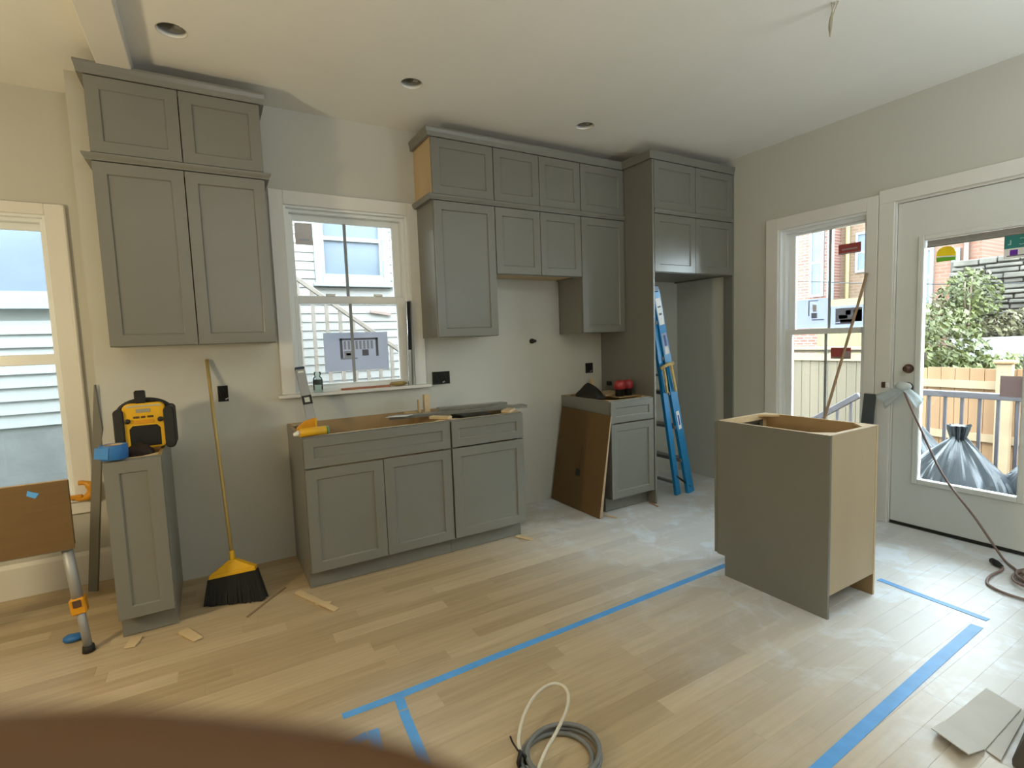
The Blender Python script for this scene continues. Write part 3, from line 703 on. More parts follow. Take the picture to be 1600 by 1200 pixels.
obj('name_strip', B().box(rx-.045, rx+.04, ry-.0725, ry-.069, rz+.134, rz+.152), ORG, t, .001)
for k, (dx, ww) in enumerate(((-.032, .013), (-.004, .009), (.026, .013))):
    obj('button', B().box(rx+dx-ww, rx+dx+ww, ry-.0745, ry-.069, rz+.162, rz+.172), mat('button_brown', (.10, .045, .005), .5) if k == 0 else bpy.data.materials['button_brown'], t, .002)
for dx in (-.068, .066):
    obj('dial', B().lathe((rx+dx, ry-.07, rz+.15), [(.012, 0), (.012, -.012), (.009, -.014), (.0005, -.014)], 16, 'y'), BLK, t)

# blue tape roll on the narrow cabinet
ROLLB = mat('dark_blue_tape_roll', (.018, .14, .40), .5, .06, 12)
def tape_roll(c, ro, ri, h, lab, axis='z', m=ROLLB):
    t = thing('tape_roll', lab, 'tape', c)
    obj('tape', B().lathe(c, [(ri, 0), (ro-.002, 0), (ro, .002), (ro, h-.002), (ro-.002, h), (ri, h), (ri, 0)], 32, axis), m, t)
    obj('core', B().lathe(c, [(ri-.0004, .0), (ri-.0004, h), (ri-.004, h), (ri-.004, 0), (ri-.0004, 0)], 32, axis), CARDE, t)
    return t
t = tape_roll((-.142, -.585, .8772), .055, .038, .066, 'blue masking tape roll on the front of narrow cabinet')
obj('loose_end', B().bar((-.155, -.6405, .91), (-.206, -.632, .917), .0012, .05), mat('tape_tail_blue', (.05, .22, .55), .5), t)
# dark tool pouch inside the narrow cabinet top
b = B().blob((-.055, -.497, .874), (.058, .05, .048), .3, 3, 3, 4); tag(obj('tool_pouch', b, mat('dark_brown_leather', (.028, .014, .008), .7, .2, 12, .2)), 'dark brown pouch slumped in front of the radio', 'pouch')

# grey moulding strip leaning in the corner
b = B(); p0, p1 = V((-.427, .17, .002)), V((-.274, -.018, 1.2)); d = (p1-p0).normalized(); a = V((.86, -.5, 0)); a = (a-d*a.dot(d)).normalized(); c = d.cross(a)
Lm = (p1-p0).length
for s0, s1, w0, w1_ in ((0, .80, .052, .05), (.80, 1.0, .05, .004)):
    q0, q1 = p0+d*Lm*s0, p0+d*Lm*s1
    b.hexa([q0-c*.006, q0+a*w0-c*.006, q0+a*w0+c*.006, q0+c*.006, q1-c*.006, q1+a*w1_-c*.006, q1+a*w1_+c*.006, q1+c*.006])
tag(obj('moulding_offcut', b, GREY), 'long grey moulding strip with mitred tip leaning beside narrow cabinet', 'moulding')

# ------------------------------------------------------------------ saw stand with cardboard box (far left)
t = thing('saw_stand', 'grey metal work stand with yellow leg collars at far left', 'stand', (-.65, -.6, 0))
def leg(p0, p1, nm='leg', collar=True):
    p0, p1 = V(p0), V(p1); l = obj(nm, B().loft([p0, p0.lerp(p1, .55)], .021, 14), ALU, t)
    obj('lower_tube', B().loft([p0.lerp(p1, .5), p1+V((0, 0, .012))], .017, 14), ALU, l)
    m = p0.lerp(p1, .47)
    obj('collar', B().bar(m, p0.lerp(p1, .62), .058, .055, (0, 1, 0)), ORG, l, .006)
    obj('collar_lever', B().bar(m+V((.0, -.031, -.004)), m+V((.003, -.033, -.036)), .03, .006, (0, 1, 0)), BRZ, l, .002)
    obj('rubber_foot', B().cyl(p1+V((0, 0, .03)), p1, .022, .025), BLK2, l)
leg((-.345, -.585, .497), (-.305, -.60, .001)); leg((-1.12, -.585, .497), (-1.17, -.60, .001)); leg((-.80, -.42, .497), (-.86, -.15, .001))
obj('top_beam', B().box(-1.2, -.32, -.626, -.55, .4975, .52), ALU, t, .004); obj('cross_brace', B().box(-.83, -.77, -.555, -.40, .4975, .52), ALU, t, .004)
t = thing('flat_carton', 'flat brown cardboard carton with blue tape patch standing on work stand', 'cardboard', (-.65, -.6, .5205))
bz0, bz1 = .5208, .815
obj('front_sheet', B().box(-1.02, -.308, -.6325, -.6275, bz0-.017, bz1), CARD, t)
obj('rear_sheet', B().box(-1.02, -.308, -.6165, -.6115, bz0, bz1-.003), CARD, t)
obj('corrugation', B().box(-1.018, -.311, -.6274, -.6166, bz0, bz1-.004), CARDE, t)
obj('top_edge', B().box(-1.02, -.308, -.6326, -.6274, bz1, bz1+.004), CARDE, t)
obj('tape_patch', B().prism([(-.447, -.6337, .768), (-.42, -.6337, .752), (-.405, -.6337, .772), (-.425, -.6337, .78), (-.442, -.6337, .79)], (0, .0011, 0)), BLUET, t)
b = B().blob((-.385, -.45, .018), (.042, .03, .0175), .3, 3, 2, 2); tag(obj('tape_wad', b, ROLLB), 'crumpled wad of blue tape on floor behind the stand leg', 'tape')
# orange tool on the left window sill
t = thing('bar_clamp', 'orange plastic clamp on the sill of the far left window', 'clamp', (-.43, .24, .533))
arc = [(-.425+.05*math.cos(R(a)), .238, .578+.048*math.sin(R(a))) for a in range(-120, 101, 20)]
obj('jaw', B().loft(arc, [.014]*3+[.024]*6+[.014]*3, 10), ORG, t); obj('grip', B().box(-.49, -.42, .222, .254, .5335, .557), ORG, t, .006); obj('pad', B().cyl((-.375, .238, .585), (-.365, .238, .585), .008), BLK, t)

# ------------------------------------------------------------------ things on the sink run
t = thing('spirit_level', 'short aluminium spirit level standing against the back window sill', 'level', (.78, -.18, .876))
p0, p1 = V((.792, -.21, .8795)), V((.762, -.063, 1.222)); d = (p1-p0).normalized(); axn = V((1, 0, 0)); axn = (axn-d*axn.dot(d)).normalized(); upv = axn.cross(d)
obj('rail', B().bar(p0, p1, .055, .020, upv), ALU, t, .003)
obj('end_cap', B().bar(p1, p1+d*.016, .057, .022, upv), mat('navy_cap', (.02, .045, .09), .4), t, .003)
m = p0.lerp(p1, .44); nrm = -d.cross(axn).normalized()
nrm = nrm if nrm.y < 0 else -nrm
b = B(); bw = .028
for sx_, sy_ in ((-1, 0), (1, 0), (0, -1), (0, 1)):
    cpt = m+axn*bw*.8*sx_+d*bw*.8*sy_+nrm*.0115
    b.bar(cpt-(d if sx_ else axn)*bw, cpt+(d if sx_ else axn)*bw, .012, .008, nrm)
obj('vial_bezel', b, BLK, t); obj('vial', B().bar(m-d*.018+nrm*.011, m+d*.018+nrm*.011, .03, .003, nrm), mat('vial_pale', (.55, .58, .5), .2), t)
obj('grip_slot', B().bar(p1-d*.026+nrm*.0105, p1-d*.014+nrm*.0105, .034, .002, nrm), WHITEP, t)
b = B().prism([(.648, -.555, .8768), (.757, -.555, .8768), (.757, -.555, .965), (.74, -.555, .965), (.70, -.555, .955), (.66, -.555, .925)], (0, .024, 0))
t = thing('speed_square', 'orange-yellow plastic square standing on sink base corner', 'tool', (.70, -.545, .8765)); obj('body', b, ORG, t, .002); obj('edge_rib', B().box(.752, .762, -.562, -.525, .877, .968), YEL, t, .002)
t = thing('glue_tube', 'yellow tube with white tip and green cap lying on sink base', 'tube', (.72, -.62, .8765))
q0, q1 = V((.66, -.607, .902)), V((.80, -.600, .902))
obj('tube', B().loft([q0, q1], .023, 16), YEL, t); obj('tip', B().loft([q0+V((-.03, -.001, -.006)), q0+V((.002, 0, -.001))], [.008, .018], 14), WHITEP, t); obj('cap', B().loft([q1-V((.002, 0, 0)), q1+V((.014, .001, 0))], .021, 16), mat('green_cap', (.10, .22, .10), .4), t)
# filler strips on top
t1 = tag(obj('filler_strip', B().bar((1.24, -.31, .889), (2.20, -.44, .889), .085, .019), GREY, bevel=.001), 'long grey filler board lying across the two base cabinets, overhanging right', 'board')
tag(obj('filler_strip', B().bar((1.60, -.275, .9075), (2.10, -.335, .9075), .07, .017), GREY, bevel=.001), 'shorter grey filler board on top of the long one', 'board')
tag(obj('paper_scrap', B().prism([(1.205, -.37, .8995), (1.33, -.41, .8995), (1.385, -.37, .8995), (1.28, -.335, .8995)], (0, 0, .003)), WHITEP), 'white paper scrap on left end of the long filler board', 'paper')
tag(obj('wood_block', B().box(1.553, 1.592, -.150, -.115, .877, 1.000), PINE, bevel=.001), 'taller upright pine block at wall behind the sink base', 'block', 'upright pine blocks')
tag(obj('wood_block', B().box(1.508, 1.522, -.150, -.12, .877, .968), PINE, bevel=.001), 'thin short upright pine stick beside the taller block', 'block', 'upright pine blocks')
tag(obj('pine_offcut', B().bar((1.47, -.47, .886), (1.555, -.58, .886), .05, .018), PINE, bevel=.002), 'pale pine offcut laid across the joint of two base cabinets', 'board')
t = thing('tool_case', 'black tool case inside the open drawer base cabinet', 'case', (1.82, -.33, .13)); obj('body', B().box(1.72, 1.93, -.46, -.22, .13, .835), BLK, t, .006); obj('lid', B().box(1.715, 1.935, -.465, -.215, .836, .862), BLK, t, .006)
tag(obj('plywood_scrap', B().bar((1.955, -.585, .885), (2.05, -.50, .885), .06, .016), RAWPLY, bevel=.001), 'tan plywood scrap on right corner of the drawer base cabinet', 'board')
# window sill clutter
b = B().lathe((.872, -.018, 1.0645), [(.001, 0), (.026, 0), (.03, .006), (.03, .085), (.024, .1), (.018, .104), (.018, .112), (.021, .114), (.021, .134), (.001, .134)], 20)
t = thing('water_bottle', 'small clear plastic bottle with dark label behind the level', 'bottle', (.872, -.018, 1.0645)); o = obj('bottle', b, glass_mat('clear_plastic', (.80, .90, .88), .1, .05), t)
obj('dark_band', B().lathe((.872, -.018, 1.0645), [(.0305, .052), (.0312, .053), (.0312, .082), (.0305, .083)], 20), mat('dark_label', (.05, .07, .06), .5), t)
tag(obj('red_strip', B().bar((1.02, -.012, 1.0715), (1.36, -.006, 1.0715), .022, .013), mat('red_brown_wood', (.34, .12, .06), .6), bevel=.001), 'thin red-brown strip lying along the back window sill', 'strip')
b = B().blob((1.42, -.005, 1.082), (.062, .024, .0165), .35, 3, 3, 6); tag(obj('gold_bag', b, mat('gold_wrapper', (.36, .27, .09), .35, .2, 12, .2)), 'small crumpled gold packet on right end of window sill', 'packet')
t = thing('metal_track', 'shiny metal track leaning in right side of the back window', 'track', (1.5, -.03, 1.065))
q0, q1 = V((1.497, -.035, 1.0665)), V((1.512, -.026, 1.665))
obj('channel', B().bar(q0, q1, .036, .003, (0, 1, 0)), CHROME, t); obj('flange', B().bar(q0+V((-.016, -.008, 0)), q1+V((-.016, -.008, 0)), .003, .018, (0, 1, 0)), CHROME, t); obj('flange', B().bar(q0+V((.016, -.008, 0)), q1+V((.016, -.008, 0)), .003, .018, (0, 1, 0)), STEEL, t)
obj('dark_insert', B().bar(q0.lerp(q1, .42)+V((0, -.004, 0)), q1+V((0, -.004, -.006)), .026, .004, (0, 1, 0)), BLK2, t)

# ------------------------------------------------------------------ things on the small base cabinet
tag(obj('plywood_scrap', B().box(3.03, 3.27, -.355, -.12, .8768, .893), RAWPLY, bevel=.001), 'tan plywood scrap laid over the cabinet beside the fridge panel', 'board')
b = B(); pk = [(2.862, -.42, .8775), (2.90, -.12, .8775), (3.01, -.14, .8775), (3.022, -.34, .8775), (2.95, -.45, .8775)]; tp = [(2.885, -.33, .90), (2.915, -.17, .93), (2.97, -.20, .985), (2.985, -.29, .955), (2.945, -.38, .905)]
va, vb = [b.bm.verts.new(p) for p in pk], [b.bm.verts.new(p) for p in tp]
for k in range(5): b.bm.faces.new((va[k], va[(k+1) % 5], vb[(k+1) % 5], vb[k]))
b.bm.faces.new(va[::-1]); b.bm.faces.new(vb)
bmesh.ops.triangulate(b.bm, faces=b.bm.faces); bmesh.ops.subdivide_edges(b.bm, edges=b.bm.edges, cuts=2, use_grid_fill=True, smooth=.3)
tag(obj('black_pouch', b, mat('black_cloth', (.011, .011, .008), .8, .2, 9, .2)), 'slumped black cloth pouch on cabinet beside the outlet', 'pouch')
tag(obj('pine_stick', B().box(3.115, 3.145, -.075, -.055, .8768, 1.005), PINE, bevel=.001), 'thin tan stick standing upright at wall beside the fridge panel', 'stick')
for k, (x, y, lab) in enumerate(((3.115, -.43, 'left of two red-capped black tools on the small cabinet'), (3.215, -.415, 'right of two red-capped black tools on the small cabinet'))):
    t = thing('red_tool', lab, 'tool', (x, y, .877), 'red and black tools')
    zb_ = .8935 if y > -.36 else .8768
    obj('body', B().lathe((x, y, .8768), [(.001, 0), (.034, 0), (.037, .006), (.036, .045), (.041, .058)], 18), BLK, t)
    obj('cap', B().lathe((x, y, .8768), [(.041, .058), (.046, .066), (.047, .088), (.042, .112), (.028, .127), (.001, .131)], 20), RED, t)
tag(obj('junction_clip', B().box(3.265, 3.2895, -.14, -.095, .935, .972), BLK, bevel=.004), 'tiny black clip fixed to the fridge panel above the cabinet', 'clip')
tag(obj('support_board', B().box(2.86, 3.27, -.57, -.36, .8768-.03, .8768), RAWIN, bevel=.001), 'brown board across the open front of small cabinet', 'board') if False else None
bd = obj('shelf_board', B().box(3.07, 3.272, -.47, -.361, .866, .8766), RAWIN, bevel=.001); tag(bd, 'short brown board bridging the small cabinet under the red tools', 'board')

# flat cardboard panel leaning on the small base
t = thing('leaning_carton', 'large flat cardboard carton leaning on the small base cabinet', 'cardboard', (2.75, -.33, 0))
def cp(y, z, off=0):     # point on the leaning sheet
    x = 2.696+(.1255)*(z/.77)+off; return V((x, y, z))
b = B().hexa([cp(-.645, .002), cp(-.018, .002), cp(-.018, .002, .034), cp(-.645, .002, .034), cp(-.655, .768), cp(-.028, .786), cp(-.028, .786, .014), cp(-.655, .768, .014)])
b.hexa
bm_ = B().hexa([cp(-.645, .002), cp(-.018, .002), cp(-.018, .004, .03), cp(-.645, .004, .03), cp(-.65, .768), cp(-.03, .786), cp(-.03, .784, .012), cp(-.65, .766, .012)])
b.bm.free()
obj('sheet', bm_.paint(lambda f: 1 if f.normal.y < -.6 else 0), [CARD, CARDE], t, .002)
obj('hand_slot', B().hexa([cp(-.352, .30, -.0015), cp(-.34, .30, -.0015), cp(-.34, .30, .001), cp(-.352, .30, .001), cp(-.362, .50, -.0015), cp(-.348, .50, -.0015), cp(-.348, .50, .001), cp(-.362, .50, .001)]), mat('dark_cardboard_slot', (.12, .06, .02), .9), t)
obj('black_label', B().hexa([cp(-.36, .262, -.0018), cp(-.305, .262, -.0018), cp(-.305, .262, .001), cp(-.36, .262, .001), cp(-.36, .315, -.0018), cp(-.31, .318, -.0018), cp(-.31, .318, .001), cp(-.36, .315, .001)]), BLK, t)

# ------------------------------------------------------------------ step ladder in the fridge alcove
t = thing('step_ladder', 'folded blue fibreglass step ladder leaning in the fridge alcove', 'ladder', (3.65, -.4, 0))
def rail(p0, p1, w, d, nm='rail'):
    p0, p1 = V(p0), V(p1); b = B(); ax_ = (p1-p0).normalized(); sd = V((1, 0, 0)); sd = (sd-ax_*sd.dot(ax_)).normalized()
    b.bar(p0, p1, w, .006, (0, 1, 0))
    for s_ in (-1, 1): b.bar(p0+sd*s_*(w/2-.003)+V((0, d/2, 0)), p1+sd*s_*(w/2-.003)+V((0, d/2, 0)), .006, d, (0, 1, 0))
    r_ = obj(nm, b, BLUEL, t)
    obj('rubber_foot', B().bar(p0+V((0, d/2, -.004)), p0+ax_*.05+V((0, d/2, 0)), w*1.06, d*1.2, (0, 1, 0)), BLUEL if nm == 'rail' else BLK2, r_, .003)
    return r_
N0, N1 = V((3.752, -.60, .006)), V((3.372, -.585, 1.715)); M0, M1 = V((3.615, -.585, .006)), V((3.345, -.57, 1.66))
F0, F1 = V((3.752, -.10, .006)), V((3.372, -.20, 1.715)); G0, G1 = V((3.63, -.13, .006)), V((3.345, -.215, 1.66))
ra = rail(N0, N1, .074, .028); rb = rail(M0, M1, .05, .026); rail(F0, F1, .074, -.028); rail(G0, G1, .05, -.026)
for s_ in (.17, .34, .51, .68, .85):
    a, c = N0.lerp(N1, s_), F0.lerp(F1, s_)
    obj('step', B().bar(a+V((-.01, .004, 0)), c+V((-.01, -.004, 0)), .085, .028), STEEL, t, .002)
for s_ in (.06, .36, .62):
    obj('rear_brace', B().bar(M0.lerp(M1, s_)+V((0, .004, 0)), G0.lerp(G1, s_)+V((0, -.004, 0)), .03, .02), STEEL, t, .001)
obj('top_cap', B().bar(N1+V((-.014, -.012, .012)), F1+V((-.014, .012, .012)), .075, .05), BLUED, t, .006)
for p, q in ((M0, N0), (G0, F0)):
    obj('spreader', B().loft([p.lerp(M1 if p == M0 else G1, .1), p.lerp(q, .5)+V((0, .01, .1)), q.lerp(N1 if p == M0 else F1, .03)], .008, 8), BLK, t)
f_ = lambda s0, s1, w0, m, nm, off=-.0042: obj(nm, B().bar(N0.lerp(N1, s0)+V((0, off, 0)), N0.lerp(N1, s1)+V((0, off, 0)), w0, .0012, (0, 1, 0)), m, ra)
f_(.84, .965, .056, WHITEP, 'warning_label'); f_(.70, .80, .056, PAPER, 'blue_white_label'); f_(.70, .735, .04, WHITEP, 'code_square', -.0052); f_(.74, .79, .022, mat('label_blue', (.03, .10, .35), .5), 'print_block', -.0052)
f_(.33, .42, .034, WHITEP, 'maker_label'); f_(.35, .40, .016, bpy.data.materials['label_blue'], 'maker_print', -.0052); f_(.885, .895, .03, INK, 'print_line', -.0052); f_(.92, .927, .035, INK, 'print_line', -.0052)
for q0_, q1_, nm in ((M0.lerp(M1, .655), M0.lerp(M1, .53), 'rope'), (N0.lerp(N1, .655), N0.lerp(N1, .52), 'rope')):
    obj(nm, B().loft([q0_+V((0, -.022, 0)), q0_.lerp(q1_, .5)+V((.004, -.024, 0)), q1_+V((.006, -.018, 0))], .011, 8), YROPE, t)
obj('rope', B().loft([M0.lerp(M1, .655)+V((-.03, -.018, 0)), M0.lerp(M1, .66).lerp(N0.lerp(N1, .66), .5)+V((0, -.032, .004)), N0.lerp(N1, .655)+V((.03, -.02, 0))], .014, 8), YROPE, t)

# ------------------------------------------------------------------ blue tape outline on the floor
NSTRIP = [0]
def strip(pts, lab, w=.036):
    NSTRIP[0] += 1; b = B(); z0 = .0003; z1 = .0007+.0002*NSTRIP[0]
    n = len(pts); L_, R_ = [], []
    for i, p in enumerate(pts):
        p = V((*p, 0)); d = (V((*pts[min(i+1, n-1)], 0))-V((*pts[max(i-1, 0)], 0))).normalized(); nn = V((-d.y, d.x, 0)); ww = w*(1+random.uniform(-.1, .1))/2
        L_.append(p+nn*ww); R_.append(p-nn*ww)
    poly = [(q.x, q.y, z0) for q in L_]+[(q.x, q.y, z0) for q in reversed(R_)]
    b.prism(poly, (0, 0, z1-z0))
    return tag(obj('floor_tape', b, BLUET), lab, 'tape', 'blue tape lines on the floor')
strip([(.598, -1.680), (.8, -1.686), (1.2, -1.678), (1.7, -1.676), (2.2, -1.670), (2.68, -1.664), (2.80, -1.664)], 'long blue tape line running to the island cabinet')
strip([(.806, -1.706), (.80, -1.768)], 'short stub of blue tape joining the long line', .034)
strip([(.80, -1.775), (.796, -1.80), (.780, -2.06)], 'blue tape strip branching off near left end of long line')
strip([(.50, -1.845), (.56, -1.830), (.652, -1.822)], 'short blue tape piece beside the branching strip, near the finger')
strip([(.676, -1.808), (.665, -1.90), (.655, -2.0)], 'short blue tape piece turning down toward the finger')
strip([(3.17, -2.692), (2.7, -2.705), (2.2, -2.722), (1.6, -2.745), (1.45, -2.75)], 'wide blue tape line at lower right of the floor', .042)
strip([(3.305, -2.236), (3.29, -2.4), (3.275, -2.62), (3.268, -2.70)], 'blue tape line from the island cabinet toward the door')

# ------------------------------------------------------------------ cables and cords
t = thing('white_cable', 'stiff white cable loop rising above the grey coil', 'cable', (1.15, -2.2, 0))
pts = []
loop = [(1.05, -2.205, .015), (1.075, -2.15, .028), (1.145, -2.08, .045), (1.235, -2.03, .055), (1.31, -2.025, .055), (1.335, -2.07, .048), (1.29, -2.135, .04), (1.20, -2.20, .036), (1.11, -2.255, .034), (1.03, -2.31, .012)]
def smooth(P, k=6):
    P = [V(p) for p in P]; out = []
    for i in range(len(P)-1):
        a, b_, c, d_ = P[max(i-1, 0)], P[i], P[i+1], P[min(i+2, len(P)-1)]
        for j in range(k):
            s_ = j/k; out.append(.5*((2*b_)+(c-a)*s_+(2*a-5*b_+4*c-d_)*s_*s_+(3*b_-a-3*c+d_)*s_**3))
    return out+[P[-1]]
obj('cable', B().loft(smooth(loop), .0062, 10), ROPE, t); obj('stripped_end', B().loft([(1.05, -2.205, .015), (1.042, -2.232, .012), (1.046, -2.26, .0105)], .004, 8), ALU, t)
t = thing('grey_cable', 'coiled grey cable on the floor tied with black tape', 'cable', (1.15, -2.3, 0))
for k, (dr, z) in enumerate(((0, .0105), (.018, .012), (.006, .030))):
    P = []
    for a in range(-85, 215, 15):
        P.append((1.145+(.115+dr)*math.cos(R(a))+.012*k, -2.275+(.105+dr*.7)*math.sin(R(a)), z))
    obj('cable_turn', B().loft(smooth(P, 3), .0078, 10), CABLE, t)
obj('tie_wrap', B().loft([(1.028, -2.235, .004), (1.02, -2.24, .03), (1.035, -2.228, .052), (1.05, -2.235, .03), (1.045, -2.24, .004)], .008, 8), BLK, t); obj('wire_tail', B().loft(smooth([(1.035, -2.23, .045), (1.02, -2.21, .075), (1.015, -2.20, .095)]), .003, 6), BLK, t)

t = thing('extension_cord', 'brown extension cord from the door knob to a coil on floor', 'cord', (4.0, -2.6, 0))
pts = smooth([(4.20, -1.965, .93), (4.175, -2.0, .87), (4.165, -2.07, .715), (4.16, -2.2, .43), (4.15, -2.36, .215), (4.13, -2.47, .06), (4.08, -2.53, .012), (3.99, -2.60, .010), (3.88, -2.66, .009)])
obj('cord_run', B().loft(pts, .0065, 8), CORDM, t)
P = [(3.975, -2.545, .012), (3.93, -2.56, .01), (3.80, -2.55, .008), (3.69, -2.57, .008), (3.64, -2.62, .008), (3.62, -2.70, .008), (3.64, -2.80, .008), (3.75, -2.88, .009), (3.9, -2.86, .02), (4.0, -2.76, .02), (3.99, -2.66, .02), (3.9, -2.62, .02), (3.79, -2.65, .02), (3.74, -2.74, .02)]
obj('coil', B().loft(smooth(P), .0068, 8), CORDM, t)
for k, (rr, zz) in enumerate(((.085, .012), (.10, .026), (.075, .035))):
    P = [(3.92+rr*math.cos(R(a))*1.15+.01*k, -2.72+rr*math.sin(R(a)), zz) for a in range(0, 360, 20)]
    obj('coil_turn', B().loft(P, .0068, 8, closed=True), CORDM, t)
obj('plug', B().loft([(3.965, -2.548, .016), (3.99, -2.52, .018), (4.015, -2.492, .018)], [.010, .017, .015], 12), BLK2, t)
for s_ in (-1, 1): obj('prong', B().bar((4.013+s_*.004, -2.494+s_*.004, .018), (4.028+s_*.004, -2.477+s_*.004, .018), .002, .006), CHROME, t)

# white plastic bag tied on the knob
b = B()
def petal(c, d, L, w0, w1_, dz, fold):
    d = V(d).normalized(); n_ = V((0, 0, 1)).cross(d).normalized(); rows = []
    for i in range(9):
        s_ = i/8; p = V(c)+d*L*s_+V((0, 0, -dz*s_**1.4)); w_ = w0+(w1_-w0)*s_**.8; ring = []
        for k in range(9):
            q = k/8-.5; ring.append(b.bm.verts.new(p+V((-1, 0, 0))*(fold*math.cos(q*9+i*.3)*(.4+s_)+.006)+V((0, d.y, d.z)).cross(V((1, 0, 0)))*w_*q))
        rows.append(ring)
    for a, c_ in zip(rows, rows[1:]):
        for k in range(8): f = b.bm.faces.new((a[k], a[k+1], c_[k+1], c_[k])); f.smooth = True
petal((4.195, -1.958, .955), (0, .75, -.55), .155, .03, .115, .01, .012)
petal((4.195, -1.962, .955), (0, -.7, -.45), .12, .035, .085, .03, .012)
bmesh.ops.solidify(b.bm, geom=b.bm.faces[:], thickness=.002)
b.blob((4.2, -1.96, .968), (.03, .045, .03), .3, 3, 2, 5)
tag(obj('plastic_bag', b, BAGW), 'thin white plastic bag knotted around the door knob', 'bag')

# leaning stick and dark board by the right window
tag(obj('leaning_stick', B().loft([(3.93, -1.415, .008), (4.225, -1.715, 1.735)], .0095, 8), mat('brown_dowel', (.36, .24, .14), .6)), 'long thin wooden stick leaning across the right window', 'stick')
tag(obj('dark_board', B().hexa([(4.16, -1.755, .001), (4.16, -1.67, .001), (4.178, -1.67, .001), (4.178, -1.755, .001), (4.226, -1.785, .897), (4.226, -1.712, .899), (4.240, -1.712, .899), (4.240, -1.785, .897)]), mat('charcoal_paint', (.055, .065, .07), .6), bevel=.002), 'charcoal board leaning between right window and door', 'board')

# ------------------------------------------------------------------ loose wood on the floor
def shim(p0, p1, w_, h_, lab, m=PINE, zz=None):
    return tag(obj('wood_shim', B().bar((*p0, h_/2+.0006), (*p1, h_/2+.0006), w_, h_, (0, 0, 1), w_*.9, h_*.6), m, bevel=.001), lab, 'wood shim', 'loose wood pieces')
shim((.60, -.56), (.74, -.885), .036, .012, 'long pale pine stick on floor at left end of sink base')
shim((.665, -.75), (.735, -.79), .03, .010, 'small pine chip tucked beside the long stick')
shim((.065, -.66), (.13, -.79), .045, .012, 'pale pine shim on floor right of narrow cabinet')
shim((-.125, -.60), (-.145, -.68), .05, .010, 'short shim poking out under the narrow cabinet')
shim((2.02, -.57), (2.075, -.685), .045, .009, 'shim under right corner of the drawer base cabinet')
shim((3.275, -.585), (3.25, -.70), .018, .007, 'thin reddish shim at foot of the fridge panel', mat('reddish_wood', (.40, .22, .14), .7))
shim((2.79, -.60), (2.82, -.70), .03, .006, 'small shim at foot of the small base cabinet')
shim((.34, -.69), (.55, -.45), .012, .006, 'thin brown splinter on floor right of broom', mat('brown_splinter', (.26, .17, .09), .7))
tag(obj('wall_shim', B().box(-.262, -.245, -.075, -.02, .001, .15), RAWIN, bevel=.001), 'brown scrap standing behind the narrow cabinet', 'wood shim')

# cardboard sheet with lifted flap, lower right
t = thing('flattened_carton', 'dusty flattened cardboard with a lifted flap at lower right floor', 'cardboard', (2.6, -2.95, 0))
obj('sheet', B().prism([(2.35, -2.861, .0015), (2.31, -2.98, .0015), (2.645, -2.978, .0015), (2.68, -2.872, .0015)], (0, 0, .004)), CARDG, t, .0008)
obj('flap', B().hexa([(2.352, -2.861, .006), (2.312, -2.98, .006), (2.312, -2.98, .009), (2.352, -2.861, .009), (2.247, -2.863, .026), (2.209, -2.972, .03), (2.209, -2.972, .033), (2.247, -2.863, .029)]), CARDG, t)
obj('flap', B().hexa([(2.315, -2.984, .002), (2.642, -2.982, .002), (2.642, -2.982, .005), (2.315, -2.984, .005), (2.30, -3.022, .004), (2.63, -2.995, .004), (2.63, -2.995, .007), (2.30, -3.022, .007)]), CARDG, t)
t = thing('dark_tool_bag', 'dark grey tool bag at lower right edge of floor', 'bag', (2.62, -3.13, .0005))
obj('body', B().hexa([(2.285, -3.04, .0006), (2.36, -3.36, .0006), (2.78, -3.30, .0006), (2.665, -3.002, .0006), (2.345, -3.075, .13), (2.40, -3.30, .13), (2.74, -3.25, .13), (2.68, -3.03, .13)]), mat('charcoal_canvas', (.075, .066, .055), .8, .2, 10, .2), t, .02, seg=2)
obj('strap', B().loft(smooth([(2.42, -3.12, .133), (2.50, -3.13, .17), (2.58, -3.12, .17), (2.64, -3.10, .133)]), .009, 8), BLK2, t)

# ------------------------------------------------------------------ outside: neighbouring house behind the back wall
NY = 2.6
def siding_house(name, label, x0, x1, z0, z1, pitch, m, holes, lap):
    t = thing(name, label, 'building', ((x0+x1)/2, NY+.2, z0))
    obj('sheathing', B().box(x0, x1, NY+.03, NY+.35, z0, z1), m, t)
    z = z0
    while z < z1-pitch:
        segs = [(x0, x1)]
        for h in holes:
            if z+pitch > h[2] and z < h[3]:
                ns = []
                for s_ in segs:
                    if h[0] > s_[0]: ns.append((s_[0], min(h[0], s_[1])))
                    if h[1] < s_[1]: ns.append((max(h[1], s_[0]), s_[1]))
                segs = [q for q in ns if q[1]-q[0] > .01]
        for a, c in segs:
            b = B().prism([(a, NY-lap, z), (a, NY+.03, z), (a, NY+.03, z+pitch), (a, NY-.003, z+pitch)], (c-a, 0, 0))
            obj('clapboard', b, m, t)
        z += pitch
    return t
